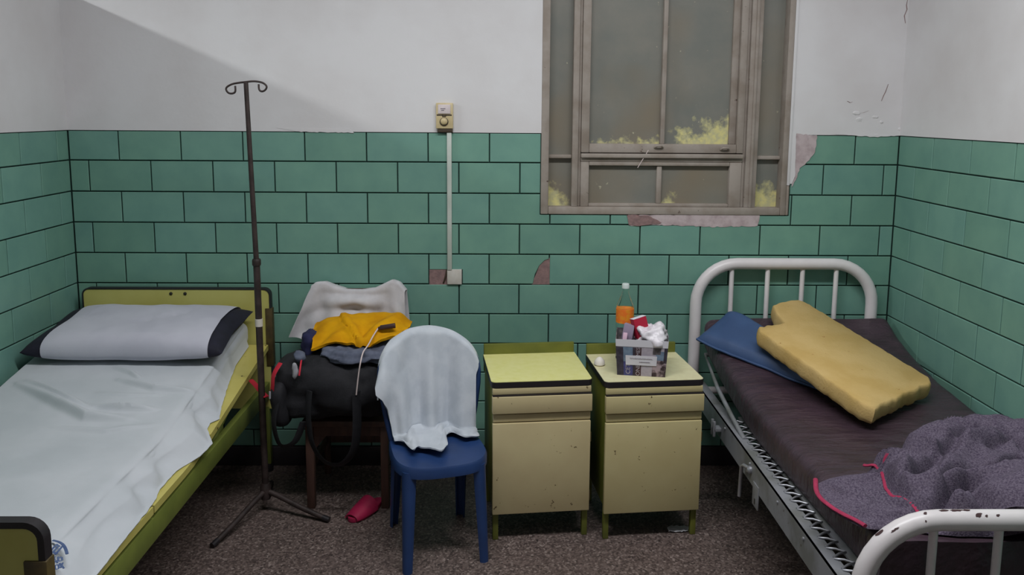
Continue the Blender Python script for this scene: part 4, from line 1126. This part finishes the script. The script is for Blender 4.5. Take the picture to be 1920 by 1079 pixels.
# foam slab: L-shaped outline mapped on four measured corners
NL, NR, FRC, LC = Vector((3.475, -1.115, .718)), Vector((3.885, -.80, .722)), Vector((3.573, -.085, .905)), Vector((3.242, -.44, .852))
def foam_map(u, v):
    # u 0 near .. 1 far, v 0 left .. 1 right
    lf = LC + (LC-NL)*.22
    return NL.lerp(lf, u).lerp(NR.lerp(FRC, u), v)
def foam_mesh():
    bm = bmesh.new()
    out = [(0, .06), (.0, .94), (.03, 1), (.97, 1), (1, .97), (1.0, .58), (.90, .46), (.80, .40), (.81, .05), (.78, .0), (.04, 0)]
    pts = []
    for i, (u, v) in enumerate(out):
        u2, v2 = out[(i+1) % len(out)]; n = max(1, int(math.hypot((u2-u)*.8, (v2-v)*.5)/.022))
        for k in range(n):
            t = k/n; jx = .008*random.uniform(-1, 1); pts.append(foam_map(u+(u2-u)*t+jx, v+(v2-v)*t+jx))
    nrm = (NR-NL).cross(LC-NL).normalized()
    TK = .072; rings = []
    cen = sum(pts, Vector())/len(pts)
    for d, s in ((0, .972), (-.003, .986), (-.009, .996), (-.018, 1.0), (-TK*.5, 1.003), (-TK+.018, .998), (-TK+.005, .985), (-TK, .965)):
        rings.append([bm.verts.new(cen+(p-cen)*s+nrm*d+Vector((0, 0, .003*random.uniform(-1, 1) if abs(d) > .004 and abs(d) < TK-.004 else 0))) for p in pts])
    n = len(pts)
    for a, b in zip(rings, rings[1:]):
        for i in range(n): bm.faces.new([a[i], a[(i+1) % n], b[(i+1) % n], b[i]])
    bm.faces.new(rings[0]); bm.faces.new(rings[-1][::-1])
    bm.verts.index_update(); return bm
tag(mkbm('foam_block', foam_mesh(), 'foam', None, True, angle=55), 'torn yellow foam block with a notched corner lying across the brown mattress', 'foam block')
# grey purple blanket heaped at the foot
def pz(x, y, z): q = on_z(x, y, z); return (q.x, q.y)
BND = [pz(1529, 893, .64), pz(1531, 915, .64), pz(1545, 937, .64), pz(1572, 957, .64), pz(1600, 972, .64), pz(1622, 986, .64), (3.22, -1.83), (3.36, -1.86), (3.50, -1.87), (3.56, -1.955), (3.70, -1.965), (3.86, -1.955), (3.96, -1.87), (4.02, -1.70),
       (4.035, -1.45), (4.02, -1.25), (3.95, -1.13), (3.85, -1.12), (3.74, -1.16), (3.66, -1.22), pz(1718, 832, .66), pz(1690, 848, .66), pz(1672, 870, .65), pz(1640, 876, .65), pz(1600, 884, .65), pz(1560, 887, .65)]
FOLD = [pz(1620, 870, .66), pz(1652, 876, .675), pz(1668, 898, .69), pz(1690, 914, .69), pz(1715, 930, .69), pz(1732, 950, .69), pz(1745, 985, .69)]
VAL = [([(1733, 863), (1766, 837), (1798, 819), (1840, 808)], .022, -.040), ([(1772, 872), (1819, 860), (1881, 864), (1915, 850)], .020, -.034), ([(1740, 945), (1751, 934), (1778, 899), (1825, 884)], .022, -.042),
       ([(1834, 902), (1875, 937), (1900, 950)], .018, -.034), ([(1690, 868), (1740, 866), (1790, 890)], .014, -.018), ([(1860, 830), (1900, 822), (1925, 840)], .016, -.022)]
RDG = [([(1745, 850), (1790, 822), (1850, 812)], .030, .020), ([(1760, 880), (1810, 872), (1880, 880)], .024, .020), ([(1790, 915), (1840, 930), (1880, 960)], .030, .024), ([(1700, 850), (1690, 880), (1720, 900)], .024, .016)]
WR1 = [([(1560, 905), (1590, 925), (1620, 930)], .012, .014), ([(1590, 905), (1630, 920), (1660, 930)], .012, .012), ([(1600, 950), (1640, 940), (1690, 945)], .014, .016), ([(1620, 960), (1660, 965), (1700, 960)], .012, -.016), ([(1550, 900), (1600, 895), (1650, 890)], .010, .008)]
VALW = [([pz(x, y, .75) for x, y in p], a, b) for p, a, b in VAL+RDG]; WR1W = [([pz(x, y, .655) for x, y in p], a, b) for p, a, b in WR1]
def bl_h(x, y):
    d, s, t = pl_dist(x, y, FOLD)
    over = sstep(d*s, -.004, .022)            # 1 right of the pink fold line: the heaped layers
    h = .026 + .010*nz(x, y, 1, 9) + .004*nz(x, y, 5, 26)
    for p, wd, a in WR1W: h += (1-over)*1.6*a*math.exp(-(pl_dist(x, y, p)[0]/wd)**2)
    hp_ = .035 + .045*math.exp(-((x-3.78)/.20)**2-((y+1.36)/.20)**2) + .045*math.exp(-((x-3.55)/.14)**2-((y+1.42)/.12)**2) + .075*math.exp(-((x-3.72)/.20)**2-((y+1.80)/.16)**2) + .05*math.exp(-((x-3.95)/.12)**2-((y+1.55)/.2)**2)
    for p, wd, a in VALW: hp_ += 1.9*a*math.exp(-(pl_dist(x, y, p)[0]/wd)**2)
    wx, wy = x+.05*nz(x, y, 11, 5), y+.05*nz(x, y, 17, 5)
    cr = 1-abs(mnoise.noise(Vector(((wx*.55+wy*.83)*9, (wx*.83-wy*.55)*4, 2.0))))*2.2       # long soft pleats
    hp_ += .042*max(-.5, cr) + .012*nz(x, y, 8, 17)
    h += over*hp_
    return max(h, .008)
bc = Vector((3.60, -1.56))
def bnd_r(th):
    dx, dy = math.cos(th), math.sin(th); best = 0
    for (ax, ay), (bx_, by_) in zip(BND, BND[1:]+BND[:1]):
        ex, ey = bx_-ax, by_-ay; den = dx*ey-dy*ex
        if abs(den) < 1e-9: continue
        t = ((ax-bc.x)*ey-(ay-bc.y)*ex)/den; q = ((ax-bc.x)*dy-(ay-bc.y)*dx)/den
        if t > 0 and -1e-6 <= q <= 1+1e-6: best = max(best, t)
    return best
NTH, NRD = 200, 90
BR = [bnd_r(2*math.pi*i/NTH) for i in range(NTH)]
BR = [sum(BR[(i+k) % NTH] for k in (-1, 0, 1))/3 for i in range(NTH)]
def ground(x, y): return mtop(x, y) if y > -1.88 else .62+.0*x
def bl_z(x, y, e=1):
    z = ground(x, max(y, -1.87)) + .006 + bl_h(x, y)*e
    if y < -1.875: z = max(z, ftop+TR+.004 - .9*max(0, abs(y-YFB)-.0)**2*10)
    return z
bk = thing('fleece_blanket', (3.6, -1.5, .62), 'grey-purple fleece blanket with pink trim heaped on the foot of the brown mattress', 'blanket')
V, F = [Vector((bc.x, bc.y, bl_z(bc.x, bc.y)))], []
for j in range(1, NRD+1):
    r = (j/NRD)**.8
    for i in range(NTH):
        th = 2*math.pi*i/NTH; x, y = bc.x+math.cos(th)*BR[i]*r, bc.y+math.sin(th)*BR[i]*r
        e = max(0, 1-r**10)**.6
        V.append(Vector((x, y, bl_z(x, y, e))))
nt_ = len(V)
for i in range(NTH):
    F.append([0, 1+i, 1+(i+1) % NTH])
for j in range(NRD-1):
    for i in range(NTH): a = 1+j*NTH; b = a+NTH; F.append([a+i, b+i, b+(i+1) % NTH, a+(i+1) % NTH])
last = 1+(NRD-1)*NTH; F.append([last+i for i in range(NTH)])
mk('blanket_pile', V, F, 'fleece', bk, angle=80)
def trim_path(pts, e=.85):
    P = []
    for x, y in smooth2(pts): P.append(Vector((x, y, bl_z(x, y, e)+.003)))
    return P
def smooth2(pts): return [(p.x, p.y) for p in smooth_path([(a, b, 0) for a, b in pts], 6)]
tube('pink_trim', trim_path([(bc.x+(x-bc.x)*.998, bc.y+(y-bc.y)*.998) for x, y in BND[:6]], .35), .0075, 'pinktrim', bk, 8, flat=.7)
tube('pink_trim', trim_path(FOLD[:-1]), .0075, 'pinktrim', bk, 8, flat=.6)
tube('pink_trim', trim_path([pz(1655, 878, .67), pz(1672, 864, .69), pz(1686, 850, .69)]), .006, 'pinktrim', bk, 8, flat=.6)
